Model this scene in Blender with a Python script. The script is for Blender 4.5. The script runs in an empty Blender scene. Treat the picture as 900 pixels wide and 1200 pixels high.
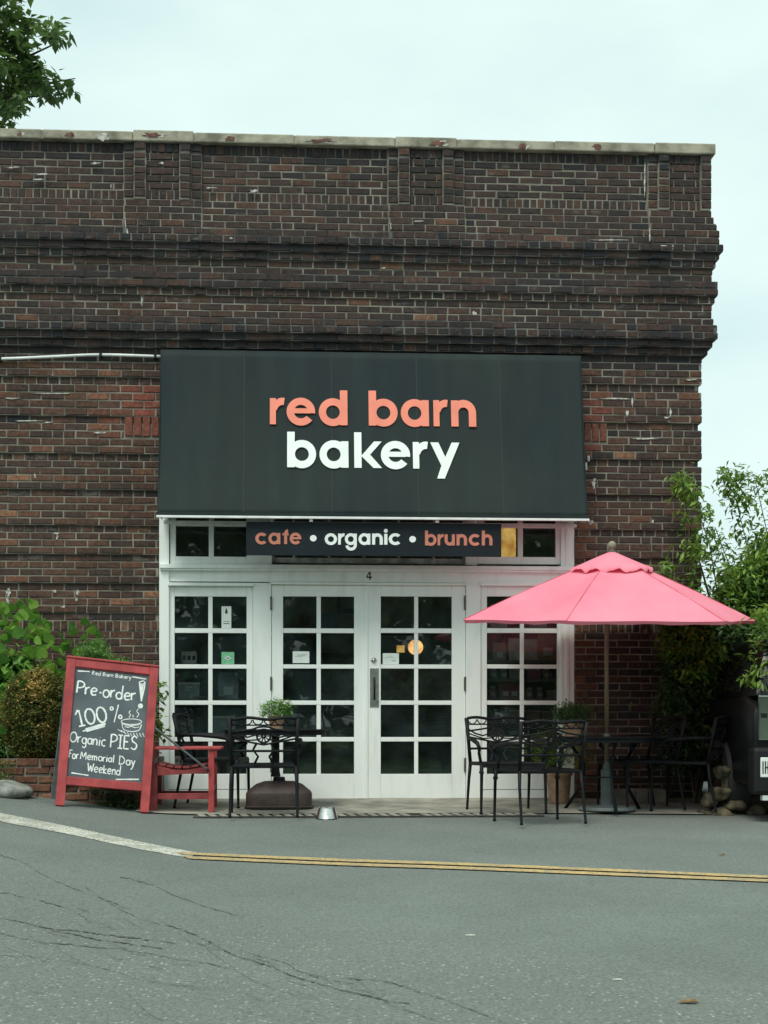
import bpy, math, random
from mathutils import Vector, Matrix
random.seed(7)
R = math.radians
scene = bpy.context.scene
COL = scene.collection

# ------------------------------------------------------------------ camera
YAW = R(3.55); FPX = 1800.0; D0 = 14.17; EYE = 0.685; HOR = 850.0
CAMP = Vector((-D0*math.sin(YAW), -D0*math.cos(YAW), EYE))
cam_d = bpy.data.cameras.new('camera'); cam = bpy.data.objects.new('camera', cam_d); COL.objects.link(cam)
cam.location = CAMP; cam.rotation_euler = (R(90), 0, -YAW)
cam_d.sensor_fit = 'HORIZONTAL'; cam_d.sensor_width = 36; cam_d.lens = 36*FPX/900
cam_d.shift_y = (HOR-600)/900; cam_d.clip_end = 2000; cam_d.clip_start = 0.1
scene.camera = cam
scene.view_settings.view_transform = 'Standard'; scene.view_settings.look = 'None'
scene.view_settings.exposure = 0.74; scene.view_settings.gamma = 1.0
scene.cycles.max_bounces = 8; scene.cycles.transparent_max_bounces = 16
try: scene.cycles.use_denoising = True
except Exception: pass

# ------------------------------------------------------------------ sky and sun
SUN_EL, SUN_AZ = R(58), R(205)      # azimuth measured clockwise from +Y (behind the camera, a little to the left)
w = bpy.data.worlds.new('World'); scene.world = w; w.use_nodes = True
nt = w.node_tree; N = nt.nodes; L = nt.links; N.clear()
out = N.new('ShaderNodeOutputWorld'); bg = N.new('ShaderNodeBackground'); bg.inputs['Strength'].default_value = 0.1
sky = N.new('ShaderNodeTexSky'); sky.sky_type = 'NISHITA'; sky.sun_disc = False
sky.sun_elevation = SUN_EL; sky.sun_rotation = SUN_AZ; sky.dust_density = 3.0
tc = N.new('ShaderNodeTexCoord'); mp = N.new('ShaderNodeMapping'); mp.inputs['Scale'].default_value = (1.0, 1.0, 2.2)
nz = N.new('ShaderNodeTexNoise'); nz.inputs['Scale'].default_value = 2.6; nz.inputs['Detail'].default_value = 6; nz.inputs['Roughness'].default_value = .52
cr = N.new('ShaderNodeValToRGB')
cr.color_ramp.elements[0].position = .3; cr.color_ramp.elements[0].color = (3.9, 5.15, 5.15, 1)
cr.color_ramp.elements[1].position = .68; cr.color_ramp.elements[1].color = (5.75, 6.85, 6.4, 1)
mx = N.new('ShaderNodeMix'); mx.data_type = 'RGBA'; mx.inputs[0].default_value = 0.9   # cloud cover
L.new(tc.outputs['Generated'], mp.inputs['Vector']); L.new(mp.outputs['Vector'], nz.inputs['Vector'])
L.new(nz.outputs['Fac'], cr.inputs['Fac']); L.new(sky.outputs['Color'], mx.inputs['A']); L.new(cr.outputs['Color'], mx.inputs['B'])
L.new(mx.outputs['Result'], bg.inputs['Color']); L.new(bg.outputs['Background'], out.inputs['Surface'])
sd = bpy.data.lights.new('sun', 'SUN'); sd.energy = 1.5; sd.angle = R(25); sd.color = (1, .985, .9)
sun = bpy.data.objects.new('sun', sd); COL.objects.link(sun); sun.location = (0, -10, 20)
sdir = Vector((math.sin(SUN_AZ)*math.cos(SUN_EL), math.cos(SUN_AZ)*math.cos(SUN_EL), math.sin(SUN_EL)))
sun.rotation_euler = sdir.to_track_quat('Z', 'Y').to_euler()

# ------------------------------------------------------------------ measuring: a photo pixel to a point of the place
FW = Vector((math.sin(YAW), math.cos(YAW), 0)); RT = Vector((math.cos(YAW), -math.sin(YAW), 0))
def ray(px, py): return FW + RT*((px-450)/FPX) + Vector((0, 0, (HOR-py)/FPX))
def P(px, py, Y=0.0):
    d = ray(px, py); t = (Y-CAMP.y)/d.y; return CAMP + d*t
def PP(px, py, p0, n):
    d = ray(px, py); return CAMP + d*((p0-CAMP).dot(n)/d.dot(n))
def smooth(a, b, x):
    t = min(1, max(0, (x-a)/(b-a))); return t*t*(3-2*t)
def ground(x, y):
    if y > 0: z = 0.0
    elif y > -15: z = 0.046*y
    else: z = -0.69 + 0.012*(y+15) if y > -60 else -1.23
    s = -(x+1.95)
    if s > -.4:
        r = 0.13*((s+.4)**2/1.6 if s < .4 else s)
        r = min(r, .75)
        z += r*(1-smooth(3.0, 9.5, -y))
    if x > 1.5: z -= 0.012*min(x-1.5, 12)*smooth(-12, -1, y)
    return z
def GR(px, py, up=0.0):
    d = ray(px, py); t = 3.0
    while t < 60:
        q = CAMP + d*t
        if q.z < ground(q.x, q.y)+up: break
        t += 0.02
    a, b = t-.02, t
    for _ in range(14):
        m = (a+b)/2; q = CAMP+d*m
        if q.z < ground(q.x, q.y)+up: b = m
        else: a = m
    q = CAMP+d*b; return Vector((q.x, q.y, ground(q.x, q.y)))

# ------------------------------------------------------------------ materials
def nmat(name):
    m = bpy.data.materials.new(name); m.use_nodes = True
    n = m.node_tree.nodes; return m, n, m.node_tree.links, n['Principled BSDF']
def mat(name, c, rough=.6, var=.25, scale=8, metal=0, bump=0, bscale=60, c2=None, lo=.35, hi=.65, spec=.5, detail=6, stretch=None):
    m, n, l, b = nmat(name)
    tc = n.new('ShaderNodeTexCoord'); nz = n.new('ShaderNodeTexNoise'); nz.inputs['Scale'].default_value = scale; nz.inputs['Detail'].default_value = detail
    src = tc.outputs['Object']
    if stretch:
        mp = n.new('ShaderNodeMapping'); mp.inputs['Scale'].default_value = stretch; l.new(src, mp.inputs['Vector']); src = mp.outputs['Vector']
    r = n.new('ShaderNodeValToRGB'); e = r.color_ramp.elements
    e[0].position = lo; e[1].position = hi
    e[0].color = (*[x*(1-var) for x in c], 1)
    e[1].color = (*(c2 if c2 else [min(1, x*(1+var)) for x in c]), 1)
    l.new(src, nz.inputs['Vector']); l.new(nz.outputs['Fac'], r.inputs['Fac']); l.new(r.outputs['Color'], b.inputs['Base Color'])
    b.inputs['Roughness'].default_value = rough; b.inputs['Metallic'].default_value = metal
    b.inputs['Specular IOR Level'].default_value = spec
    if bump:
        n2 = n.new('ShaderNodeTexNoise'); n2.inputs['Scale'].default_value = bscale; n2.inputs['Detail'].default_value = 4
        bp = n.new('ShaderNodeBump'); bp.inputs['Strength'].default_value = bump; bp.inputs['Distance'].default_value = .01
        l.new(src, n2.inputs['Vector']); l.new(n2.outputs['Fac'], bp.inputs['Height']); l.new(bp.outputs['Normal'], b.inputs['Normal'])
    return m
def emat(name, c, s):
    m, n, l, b = nmat(name); b.inputs['Base Color'].default_value = (*c, 1)
    b.inputs['Emission Strength'].default_value = s
    tc = n.new('ShaderNodeTexCoord'); q = n.new('ShaderNodeTexNoise'); q.inputs['Scale'].default_value = 9; r = n.new('ShaderNodeValToRGB'); r.color_ramp.elements[0].position = .3; r.color_ramp.elements[1].position = .7; r.color_ramp.elements[0].color = (c[0]*.5, c[1]*.35, c[2]*.3, 1); r.color_ramp.elements[1].color = (c[0], c[1]*1.25, c[2]*2, 1)
    l.new(tc.outputs['Object'], q.inputs['Vector']); l.new(q.outputs['Fac'], r.inputs['Fac']); l.new(r.outputs['Color'], b.inputs['Emission Color']); return m

def brick_mat(name, individual):
    """per brick: R = tone, G = soot, B = repair red; plus fine grain and lime smears"""
    m, n, l, b = nmat(name)
    if individual:
        oi = n.new('ShaderNodeObjectInfo'); col = oi.outputs['Color']
    else:
        at = n.new('ShaderNodeAttribute'); at.attribute_name = 'tint'; col = at.outputs['Color']
    sp = n.new('ShaderNodeSeparateColor'); l.new(col, sp.inputs['Color'])
    rp = n.new('ShaderNodeValToRGB'); el = rp.color_ramp.elements
    stops = [(0, (.026, .024, .025)), (.22, (.038, .029, .026)), (.5, (.063, .038, .030)), (.78, (.100, .051, .035)), (.93, (.14, .068, .042)), (1, (.24, .12, .07))]
    el[0].position = 0; el[0].color = (*stops[0][1], 1); el[1].position = 1; el[1].color = (*stops[-1][1], 1)
    for p, c in stops[1:-1]:
        e = el.new(p); e.color = (*c, 1)
    l.new(sp.outputs[0], rp.inputs['Fac'])
    geo = n.new('ShaderNodeNewGeometry')
    n1 = n.new('ShaderNodeTexNoise'); n1.inputs['Scale'].default_value = 26; n1.inputs['Detail'].default_value = 6; n1.inputs['Roughness'].default_value = .65
    l.new(geo.outputs['Position'], n1.inputs['Vector'])
    mr = n.new('ShaderNodeMapRange'); mr.inputs['From Min'].default_value = .3; mr.inputs['From Max'].default_value = .7; mr.inputs['To Min'].default_value = .5; mr.inputs['To Max'].default_value = 1.5
    nb_ = n.new('ShaderNodeTexNoise'); nb_.inputs['Scale'].default_value = 1.1; nb_.inputs['Detail'].default_value = 5; nb_.inputs['Roughness'].default_value = .6; l.new(geo.outputs['Position'], nb_.inputs['Vector']); na_ = n.new('ShaderNodeMath'); na_.operation = 'MULTIPLY_ADD'; na_.inputs[1].default_value = .6; l.new(nb_.outputs['Fac'], na_.inputs[0]); nc_ = n.new('ShaderNodeMath'); nc_.operation = 'SUBTRACT'; nc_.inputs[1].default_value = .3; l.new(n1.outputs['Fac'], nc_.inputs[0]); l.new(nc_.outputs[0], na_.inputs[2]); l.new(na_.outputs[0], mr.inputs['Value'])
    # repair red
    mr0 = n.new('ShaderNodeMix'); mr0.data_type = 'RGBA'; mr0.inputs['B'].default_value = (.225, .068, .045, 1)
    lt_ = n.new('ShaderNodeMath'); lt_.operation = 'LESS_THAN'; lt_.inputs[1].default_value = 1.001; l.new(sp.outputs[2], lt_.inputs[0]); lm_ = n.new('ShaderNodeMath'); lm_.operation = 'MULTIPLY'; l.new(sp.outputs[2], lm_.inputs[0]); l.new(lt_.outputs[0], lm_.inputs[1]); l.new(lm_.outputs[0], mr0.inputs[0]); l.new(rp.outputs['Color'], mr0.inputs['A'])
    mul = n.new('ShaderNodeVectorMath'); mul.operation = 'SCALE'; l.new(mr0.outputs['Result'], mul.inputs[0]); l.new(mr.outputs['Result'], mul.inputs['Scale'])
    # soot
    ms = n.new('ShaderNodeMix'); ms.data_type = 'RGBA'; ms.inputs['B'].default_value = (.021, .023, .027, 1)
    l.new(sp.outputs[1], ms.inputs[0]); l.new(mul.outputs[0], ms.inputs['A'])
    # lime / mortar smears
    n2 = n.new('ShaderNodeTexNoise'); n2.inputs['Scale'].default_value = 5.5; n2.inputs['Detail'].default_value = 8; n2.inputs['Roughness'].default_value = .72
    mp = n.new('ShaderNodeMapping'); mp.inputs['Scale'].default_value = (1, 1, 1.9); l.new(geo.outputs['Position'], mp.inputs['Vector']); l.new(mp.outputs['Vector'], n2.inputs['Vector'])
    r2 = n.new('ShaderNodeMapRange'); r2.inputs['From Min'].default_value = .60; r2.inputs['From Max'].default_value = .72; r2.inputs['To Max'].default_value = .5
    lb_ = n.new('ShaderNodeMath'); lb_.operation = 'SUBTRACT'; lb_.inputs[1].default_value = 1.0; lb_.use_clamp = True; l.new(sp.outputs[2], lb_.inputs[0])
    la_ = n.new('ShaderNodeMath'); la_.operation = 'MULTIPLY_ADD'; la_.inputs[1].default_value = .13; l.new(lb_.outputs[0], la_.inputs[0]); l.new(n2.outputs['Fac'], la_.inputs[2]); l.new(la_.outputs[0], r2.inputs['Value'])
    m3 = n.new('ShaderNodeMix'); m3.data_type = 'RGBA'; m3.inputs['B'].default_value = (.2, .19, .17, 1)
    l.new(r2.outputs['Result'], m3.inputs[0]); l.new(ms.outputs['Result'], m3.inputs['A']); l.new(m3.outputs['Result'], b.inputs['Base Color'])
    b.inputs['Roughness'].default_value = .85; b.inputs['Specular IOR Level'].default_value = .3
    n3 = n.new('ShaderNodeTexNoise'); n3.inputs['Scale'].default_value = 90; n3.inputs['Detail'].default_value = 5; l.new(geo.outputs['Position'], n3.inputs['Vector'])
    bp = n.new('ShaderNodeBump'); bp.inputs['Strength'].default_value = .8; bp.inputs['Distance'].default_value = .008
    l.new(n3.outputs['Fac'], bp.inputs['Height']); l.new(bp.outputs['Normal'], b.inputs['Normal'])
    return m
def leaf_mat(name, c, c2, transl=.3):
    m, n, l, b = nmat(name)
    at = n.new('ShaderNodeAttribute'); at.attribute_name = 'tint'
    oi = n.new('ShaderNodeObjectInfo')
    sp = n.new('ShaderNodeSeparateColor'); l.new(at.outputs['Color'], sp.inputs['Color'])
    ad = n.new('ShaderNodeMath'); ad.operation = 'ADD'; l.new(sp.outputs[0], ad.inputs[0])
    ml = n.new('ShaderNodeMath'); ml.operation = 'MULTIPLY'; ml.inputs[1].default_value = .0 if not name.endswith('big') else 1.0
    l.new(oi.outputs['Random'], ml.inputs[0]); l.new(ml.outputs[0], ad.inputs[1])
    mx = n.new('ShaderNodeMix'); mx.data_type = 'RGBA'; mx.inputs['A'].default_value = (*c, 1); mx.inputs['B'].default_value = (*c2, 1)
    l.new(ad.outputs[0], mx.inputs[0]); l.new(mx.outputs['Result'], b.inputs['Base Color'])
    b.inputs['Roughness'].default_value = .5
    tr = n.new('ShaderNodeBsdfTranslucent'); l.new(mx.outputs['Result'], tr.inputs['Color'])
    ms = n.new('ShaderNodeMixShader'); ms.inputs[0].default_value = transl
    l.new(b.outputs[0], ms.inputs[1]); l.new(tr.outputs[0], ms.inputs[2]); l.new(ms.outputs[0], n['Material Output'].inputs['Surface'])
    return m
def glass_mat(name, tint=.85, ior=1.6):
    m, n, l, b = nmat(name); n.remove(b)
    t = n.new('ShaderNodeBsdfTransparent'); t.inputs['Color'].default_value = (tint*.95, tint, tint, 1)
    g = n.new('ShaderNodeBsdfGlossy'); g.inputs['Roughness'].default_value = .015
    f = n.new('ShaderNodeFresnel'); f.inputs['IOR'].default_value = ior
    tc = n.new('ShaderNodeTexCoord'); nz = n.new('ShaderNodeTexNoise'); nz.inputs['Scale'].default_value = 3.0
    bp = n.new('ShaderNodeBump'); bp.inputs['Strength'].default_value = .06; bp.inputs['Distance'].default_value = .02
    l.new(tc.outputs['Object'], nz.inputs['Vector']); l.new(nz.outputs['Fac'], bp.inputs['Height']); l.new(bp.outputs['Normal'], g.inputs['Normal'])
    df = n.new('ShaderNodeBsdfDiffuse'); df.inputs['Color'].default_value = (.36, .6, .6, 1); du = n.new('ShaderNodeMixShader'); dn = n.new('ShaderNodeTexNoise'); dn.inputs['Scale'].default_value = 4; dn.inputs['Detail'].default_value = 6; dg = n.new('ShaderNodeNewGeometry'); l.new(dg.outputs['Position'], dn.inputs['Vector']); dm = n.new('ShaderNodeMapRange'); dm.inputs['From Min'].default_value = .35; dm.inputs['From Max'].default_value = .7; dm.inputs['To Min'].default_value = .006; dm.inputs['To Max'].default_value = .042; l.new(dn.outputs['Fac'], dm.inputs['Value']); l.new(dm.outputs['Result'], du.inputs[0]); l.new(t.outputs[0], du.inputs[1]); l.new(df.outputs[0], du.inputs[2])  # patchy teal film: dust, plus pale reflected haze put into the colour
    x = n.new('ShaderNodeMixShader'); l.new(f.outputs[0], x.inputs[0]); l.new(du.outputs[0], x.inputs[1]); l.new(g.outputs[0], x.inputs[2])
    l.new(x.outputs[0], n['Material Output'].inputs['Surface']); return m

M = {}
M['brick_i'] = brick_mat('brick_single', True); M['brick'] = brick_mat('brick_joined', False)
M['mortar'] = mat('mortar', (.135, .128, .105), .95, .4, 4, bump=.4, bscale=120, c2=(.28, .265, .215), lo=.3, hi=.68)
M['mortar_dark'] = mat('mortar_sooty', (.045, .048, .05), .95, .5, 4, bump=.4, bscale=120, c2=(.17, .165, .15), lo=.38, hi=.65)
M['lime'] = mat('lime_spot', (.42, .41, .37), .9, .45, 30, c2=(.6, .6, .55))
M['coping'] = mat('coping_stone', (.25, .235, .175), .9, .35, 6, bump=.5, c2=(.39, .37, .29), bscale=40)
M['spall'] = mat('spalled_brick', (.13, .06, .045), .9, .4, 30, bump=.6)
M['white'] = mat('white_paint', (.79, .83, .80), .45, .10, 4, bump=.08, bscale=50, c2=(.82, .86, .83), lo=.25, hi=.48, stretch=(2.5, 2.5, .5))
M['white_grey'] = mat('grey_white_paint', (.42, .46, .44), .55, .3, 14, c2=(.62, .66, .63), bump=.2)  # duller grey-white, used on the middle transom
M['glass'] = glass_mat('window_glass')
M['canvas'] = None
M['black_iron'] = mat('black_cast_metal', (.0045, .006, .007), .6, .4, 20, bump=.15, spec=.25)
M['steel'] = mat('brushed_steel', (.62, .62, .6), .28, .15, 20, metal=1)
M['red'] = mat('red_paint', (.36, .045, .048), .5, .16, 9, bump=.12, c2=(.46, .065, .065))
M['red_dark'] = mat('darker_red_paint', (.22, .03, .032), .55, .25, 9, bump=.15, c2=(.31, .05, .05))  # darker red, for the chair's rear parts, rails and slats, and the bead
M['slate'] = mat('chalkboard', (.075, .095, .108), .7, .25, 4, c2=(.125, .15, .165), lo=.3, hi=.75)
M['chalk'] = mat('chalk', (.78, .82, .8), .95, .12, 120)
M['grey_wood'] = mat('grey_painted_wood', (.12, .15, .16), .7, .3, 10)
M['concrete'] = mat('concrete', (.2, .2, .17), .9, .25, 3.5, bump=.4, bscale=70, c2=(.33, .32, .26))
M['stone'] = mat('field_stone', (.035, .033, .022), .95, .5, 9, bump=1, bscale=25, c2=(.17, .145, .085))
M['grey_stone'] = mat('grey_stone', (.16, .17, .15), .9, .3, 9, bump=.7, bscale=40, c2=(.3, .31, .28))
M['soil'] = mat('soil', (.04, .03, .02), .95, .4, 20, bump=.8)
M['terracotta'] = mat('clay_pot', (.38, .2, .12), .8, .2, 12, bump=.2, c2=(.45, .29, .19))
M['brown_resin'] = mat('brown_resin', (.052, .035, .03), .6, .25, 12, bump=.4)
M['pole_wood'] = mat('varnished_wood', (.17, .13, .08), .4, .25, 6, stretch=(8, 8, 1))
M['sleeve'] = mat('grey_steel_sleeve', (.1, .12, .12), .5, .2, 10)
M['dark'] = mat('dark_interior', (.03, .035, .038), .8, .3, 4)
M['interior'] = mat('interior_plaster', (.45, .5, .5), .8, .6, 1.2)
M['floor_in'] = mat('interior_floor', (.16, .15, .13), .5, .3, 4)
M['paper'] = mat('paper', (.72, .78, .74), .9, .06, 8)
M['green_paper'] = mat('green_card', (.16, .45, .26), .8, .15, 30)
M['ink'] = mat('ink', (.02, .02, .025), .6, .1, 8)
M['bark'] = mat('bark', (.06, .045, .035), .9, .4, 14, bump=.9, bscale=30, stretch=(3, 3, .7))
M['twig'] = mat('twig', (.075, .06, .03), .8, .3, 20)
M['rubber'] = mat('rubber', (.018, .018, .018), .8, .2, 20)
M['car_black'] = mat('black_car_paint', (.006, .007, .008), .3, .1, 3, spec=.35)
M['car_silver'] = mat('silver_car_paint', (.45, .47, .47), .25, .05, 3, spec=.7, metal=.3)
M['chrome'] = mat('chrome', (.7, .72, .72), .15, .05, 3, metal=1)
M['plastic_black'] = mat('black_plastic', (.008, .009, .010), .6, .2, 15, spec=.3)
M['lens'] = mat('headlight_lens', (.6, .65, .65), .12, .1, 8, spec=.8)
M['amber'] = mat('amber_lens', (.7, .25, .02), .25, .1, 8)
M['red_lens'] = mat('red_lens', (.6, .03, .02), .25, .1, 8)
M['plate'] = mat('plate_yellow', (.75, .38, .03), .5, .05, 8)
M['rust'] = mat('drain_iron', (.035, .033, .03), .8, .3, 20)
M['sign_navy'] = mat('sign_board', (.007, .013, .018), .6, .15, 3, spec=.25)
M['salmon'] = mat('salmon_lettering', (.80, .235, .155), .6, .06, 8)
M['salmon_dull'] = mat('dull_salmon_lettering', (.52, .185, .125), .6, .1, 8)
M['letter_white'] = mat('white_lettering', (.80, .86, .83), .6, .04, 8)
M['conduit'] = mat('white_conduit', (.72, .75, .73), .5, .1, 8)
M['hinge'] = mat('dull_brass_hinge', (.13, .13, .11), .45, .2, 30, metal=.7)
M['canvas_seam'] = mat('canvas_seam', (.019, .028, .026), .8, .1, 8)
M['warm'] = emat('lit_globe', (1, .46, .1), 1.25)
M['warm2'] = emat('lit_shade', (.9, .46, .08), .6)

# awning canvas: green-black, faintly mottled and streaked with age
m, n, l, b = nmat('awning_canvas')
tc = n.new('ShaderNodeTexCoord'); mp = n.new('ShaderNodeMapping'); mp.inputs['Scale'].default_value = (3, 1, .35)
a = n.new('ShaderNodeTexNoise'); a.inputs['Scale'].default_value = 1.1; a.inputs['Detail'].default_value = 3
s = n.new('ShaderNodeTexNoise'); s.inputs['Scale'].default_value = 2.2; s.inputs['Detail'].default_value = 6
l.new(tc.outputs['Object'], a.inputs['Vector']); l.new(tc.outputs['Object'], mp.inputs['Vector']); l.new(mp.outputs['Vector'], s.inputs['Vector'])
r1 = n.new('ShaderNodeValToRGB'); r1.color_ramp.elements[0].position = .35; r1.color_ramp.elements[1].position = .7
r1.color_ramp.elements[0].color = (.0115, .0205, .0235, 1); r1.color_ramp.elements[1].color = (.019, .030, .027, 1)
l.new(a.outputs['Fac'], r1.inputs['Fac'])
mr = n.new('ShaderNodeMapRange'); mr.inputs['From Min'].default_value = .3; mr.inputs['From Max'].default_value = .7; mr.inputs['To Min'].default_value = .88; mr.inputs['To Max'].default_value = 1.18
l.new(s.outputs['Fac'], mr.inputs['Value'])
v = n.new('ShaderNodeVectorMath'); v.operation = 'SCALE'; l.new(r1.outputs['Color'], v.inputs[0]); l.new(mr.outputs['Result'], v.inputs['Scale'])
l.new(v.outputs[0], b.inputs['Base Color']); b.inputs['Roughness'].default_value = .75; b.inputs['Specular IOR Level'].default_value = .25
M['canvas'] = m
# umbrella cloth: thin, lets light through
m, n, l, b = nmat('umbrella_cloth'); b.inputs['Roughness'].default_value = .85
tc = n.new('ShaderNodeTexCoord'); a = n.new('ShaderNodeTexNoise'); a.inputs['Scale'].default_value = 2.5; a.inputs['Detail'].default_value = 5
r1 = n.new('ShaderNodeValToRGB'); r1.color_ramp.elements[0].position = .3; r1.color_ramp.elements[1].position = .7
r1.color_ramp.elements[0].color = (.92, .25, .345, 1); r1.color_ramp.elements[1].color = (.95, .32, .42, 1)
l.new(tc.outputs['Object'], a.inputs['Vector']); l.new(a.outputs['Fac'], r1.inputs['Fac']); l.new(r1.outputs['Color'], b.inputs['Base Color'])
wn = n.new('ShaderNodeTexNoise'); wn.inputs['Scale'].default_value = 7; wn.inputs['Detail'].default_value = 5; wb = n.new('ShaderNodeBump'); wb.inputs['Strength'].default_value = .5; wb.inputs['Distance'].default_value = .02; l.new(tc.outputs['Object'], wn.inputs['Vector']); l.new(wn.outputs['Fac'], wb.inputs['Height']); l.new(wb.outputs['Normal'], b.inputs['Normal'])
tr = n.new('ShaderNodeBsdfTranslucent'); tr.inputs['Color'].default_value = (.85, .1, .16, 1)
x = n.new('ShaderNodeMixShader'); x.inputs[0].default_value = .2
l.new(b.outputs[0], x.inputs[1]); l.new(tr.outputs[0], x.inputs[2]); l.new(x.outputs[0], n['Material Output'].inputs['Surface'])
M['umbrella'] = m
# asphalt: matt grey with pale aggregate, coarser and more worn towards the near left
m, n, l, b = nmat('asphalt')
geo = n.new('ShaderNodeNewGeometry'); pos = geo.outputs['Position']
def noise(sc, det=4, ro=.5, vec=pos):
    q = n.new('ShaderNodeTexNoise'); q.inputs['Scale'].default_value = sc; q.inputs['Detail'].default_value = det; q.inputs['Roughness'].default_value = ro; l.new(vec, q.inputs['Vector']); return q.outputs['Fac']
def rng(v, a, b_, c, d):
    q = n.new('ShaderNodeMapRange'); q.inputs['From Min'].default_value = a; q.inputs['From Max'].default_value = b_; q.inputs['To Min'].default_value = c; q.inputs['To Max'].default_value = d; l.new(v, q.inputs['Value']); return q.outputs['Result']
def mth(op, a, b_):
    q = n.new('ShaderNodeMath'); q.operation = op
    for i, z in enumerate((a, b_)):
        if isinstance(z, (int, float)): q.inputs[i].default_value = z
        else: l.new(z, q.inputs[i])
    return q.outputs[0]
def mixc(f, a, b_):
    q = n.new('ShaderNodeMix'); q.data_type = 'RGBA'
    for i, z in zip((0, 'A', 'B'), (f, a, b_)):
        if isinstance(z, tuple): q.inputs[i].default_value = (*z, 1)
        elif isinstance(z, (int, float)): q.inputs[i].default_value = z
        else: l.new(z, q.inputs[i])
    return q.outputs['Result']
sx = n.new('ShaderNodeSeparateXYZ'); l.new(pos, sx.inputs[0])
edge = mth('ADD', mth('MULTIPLY', sx.outputs[0], -.62), mth('MULTIPLY', sx.outputs[1], -1.0))    # older surface near left
old = rng(mth('ADD', edge, mth('MULTIPLY', noise(1.2, 3), 1.6)), 7.6, 8.6, 0, 1)
big = rng(noise(.9, 6, .6), .3, .7, 0, 1)
base = mixc(big, (.134, .157, .142), (.18, .207, .188))
base = mixc(mth('MULTIPLY', old, .6), base, (.158, .176, .152))
fine = rng(noise(60, 6, .8), .3, .7, .45, 1.55)
vv = n.new('ShaderNodeVectorMath'); vv.operation = 'SCALE'; l.new(base, vv.inputs[0]); l.new(fine, vv.inputs['Scale'])
vo = n.new('ShaderNodeTexVoronoi'); vo.inputs['Scale'].default_value = 52; l.new(pos, vo.inputs['Vector'])
sc_ = n.new('ShaderNodeSeparateColor'); l.new(vo.outputs['Color'], sc_.inputs[0])
chip = mth('MULTIPLY', rng(vo.outputs['Distance'], .28, .42, 1, 0), rng(sc_.outputs[0], .86, .9, 0, 1))
chip = mth('MULTIPLY', chip, rng(old, 0, 1, .10, .9))
col = mixc(chip, vv.outputs[0], (.42, .43, .38))
dk = mth('MULTIPLY', rng(vo.outputs['Distance'], .25, .4, 1, 0), rng(sc_.outputs[1], .8, .85, 0, .5))
col = mixc(dk, col, (.05, .052, .05))
l.new(col, b.inputs['Base Color']); b.inputs['Roughness'].default_value = .8
bp = n.new('ShaderNodeBump'); bp.inputs['Strength'].default_value = .9; bp.inputs['Distance'].default_value = .01
l.new(noise(110, 4, .7), bp.inputs['Height']); l.new(bp.outputs['Normal'], b.inputs['Normal'])
M['asphalt'] = m
def paint_mat(name, c):
    m, n, l, b = nmat(name); geo = n.new('ShaderNodeNewGeometry')
    q = n.new('ShaderNodeTexNoise'); q.inputs['Scale'].default_value = 45; q.inputs['Detail'].default_value = 6; q.inputs['Roughness'].default_value = .7; l.new(geo.outputs['Position'], q.inputs['Vector'])
    r = n.new('ShaderNodeValToRGB'); r.color_ramp.elements[0].position = .40; r.color_ramp.elements[1].position = .52
    r.color_ramp.elements[0].color = (.17, .165, .13, 1); r.color_ramp.elements[1].color = (*c, 1)
    l.new(q.outputs['Fac'], r.inputs['Fac']); w2 = n.new('ShaderNodeTexNoise'); w2.inputs['Scale'].default_value = 5; w2.inputs['Detail'].default_value = 6; l.new(geo.outputs['Position'], w2.inputs['Vector']); w3 = n.new('ShaderNodeMapRange'); w3.inputs['From Min'].default_value = .4; w3.inputs['From Max'].default_value = .65; w3.inputs['To Max'].default_value = .55; l.new(w2.outputs['Fac'], w3.inputs['Value']); w4 = n.new('ShaderNodeMix'); w4.data_type = 'RGBA'; w4.inputs['B'].default_value = (.2, .2, .16, 1); l.new(w3.outputs['Result'], w4.inputs[0]); l.new(r.outputs['Color'], w4.inputs['A'])
    l.new(w4.outputs['Result'], b.inputs['Base Color']); b.inputs['Roughness'].default_value = .75; return m
M['line_white'] = paint_mat('white_road_paint', (.62, .62, .55)); M['line_yellow'] = paint_mat('yellow_road_paint', (.60, .41, .15))
M['crack'] = mat('crack', (.062, .07, .064), .95, .4, 30)
M['grass'] = mat('grass', (.05, .1, .025), .9, .4, 3, bump=1, bscale=40, c2=(.09, .16, .04))
M['leaf_tree'] = leaf_mat('leaf_tree', (.05, .10, .028), (.18, .28, .07), .4)
M['leaf_shrub'] = leaf_mat('leaf_shrub', (.05, .13, .025), (.27, .42, .07), .4)
M['leaf_yew'] = leaf_mat('leaf_yew', (.05, .10, .02), (.62, .44, .14), .25)
M['leaf_big'] = leaf_mat('leaf_big', (.06, .2, .03), (.3, .52, .09), .35)
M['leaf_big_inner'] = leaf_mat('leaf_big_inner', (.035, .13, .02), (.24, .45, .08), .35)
M['leaf_herb'] = leaf_mat('leaf_herb', (.07, .2, .045), (.28, .46, .12), .35)
M['leaf_dark'] = leaf_mat('leaf_dark', (.025, .06, .02), (.1, .18, .05), .35)

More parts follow.
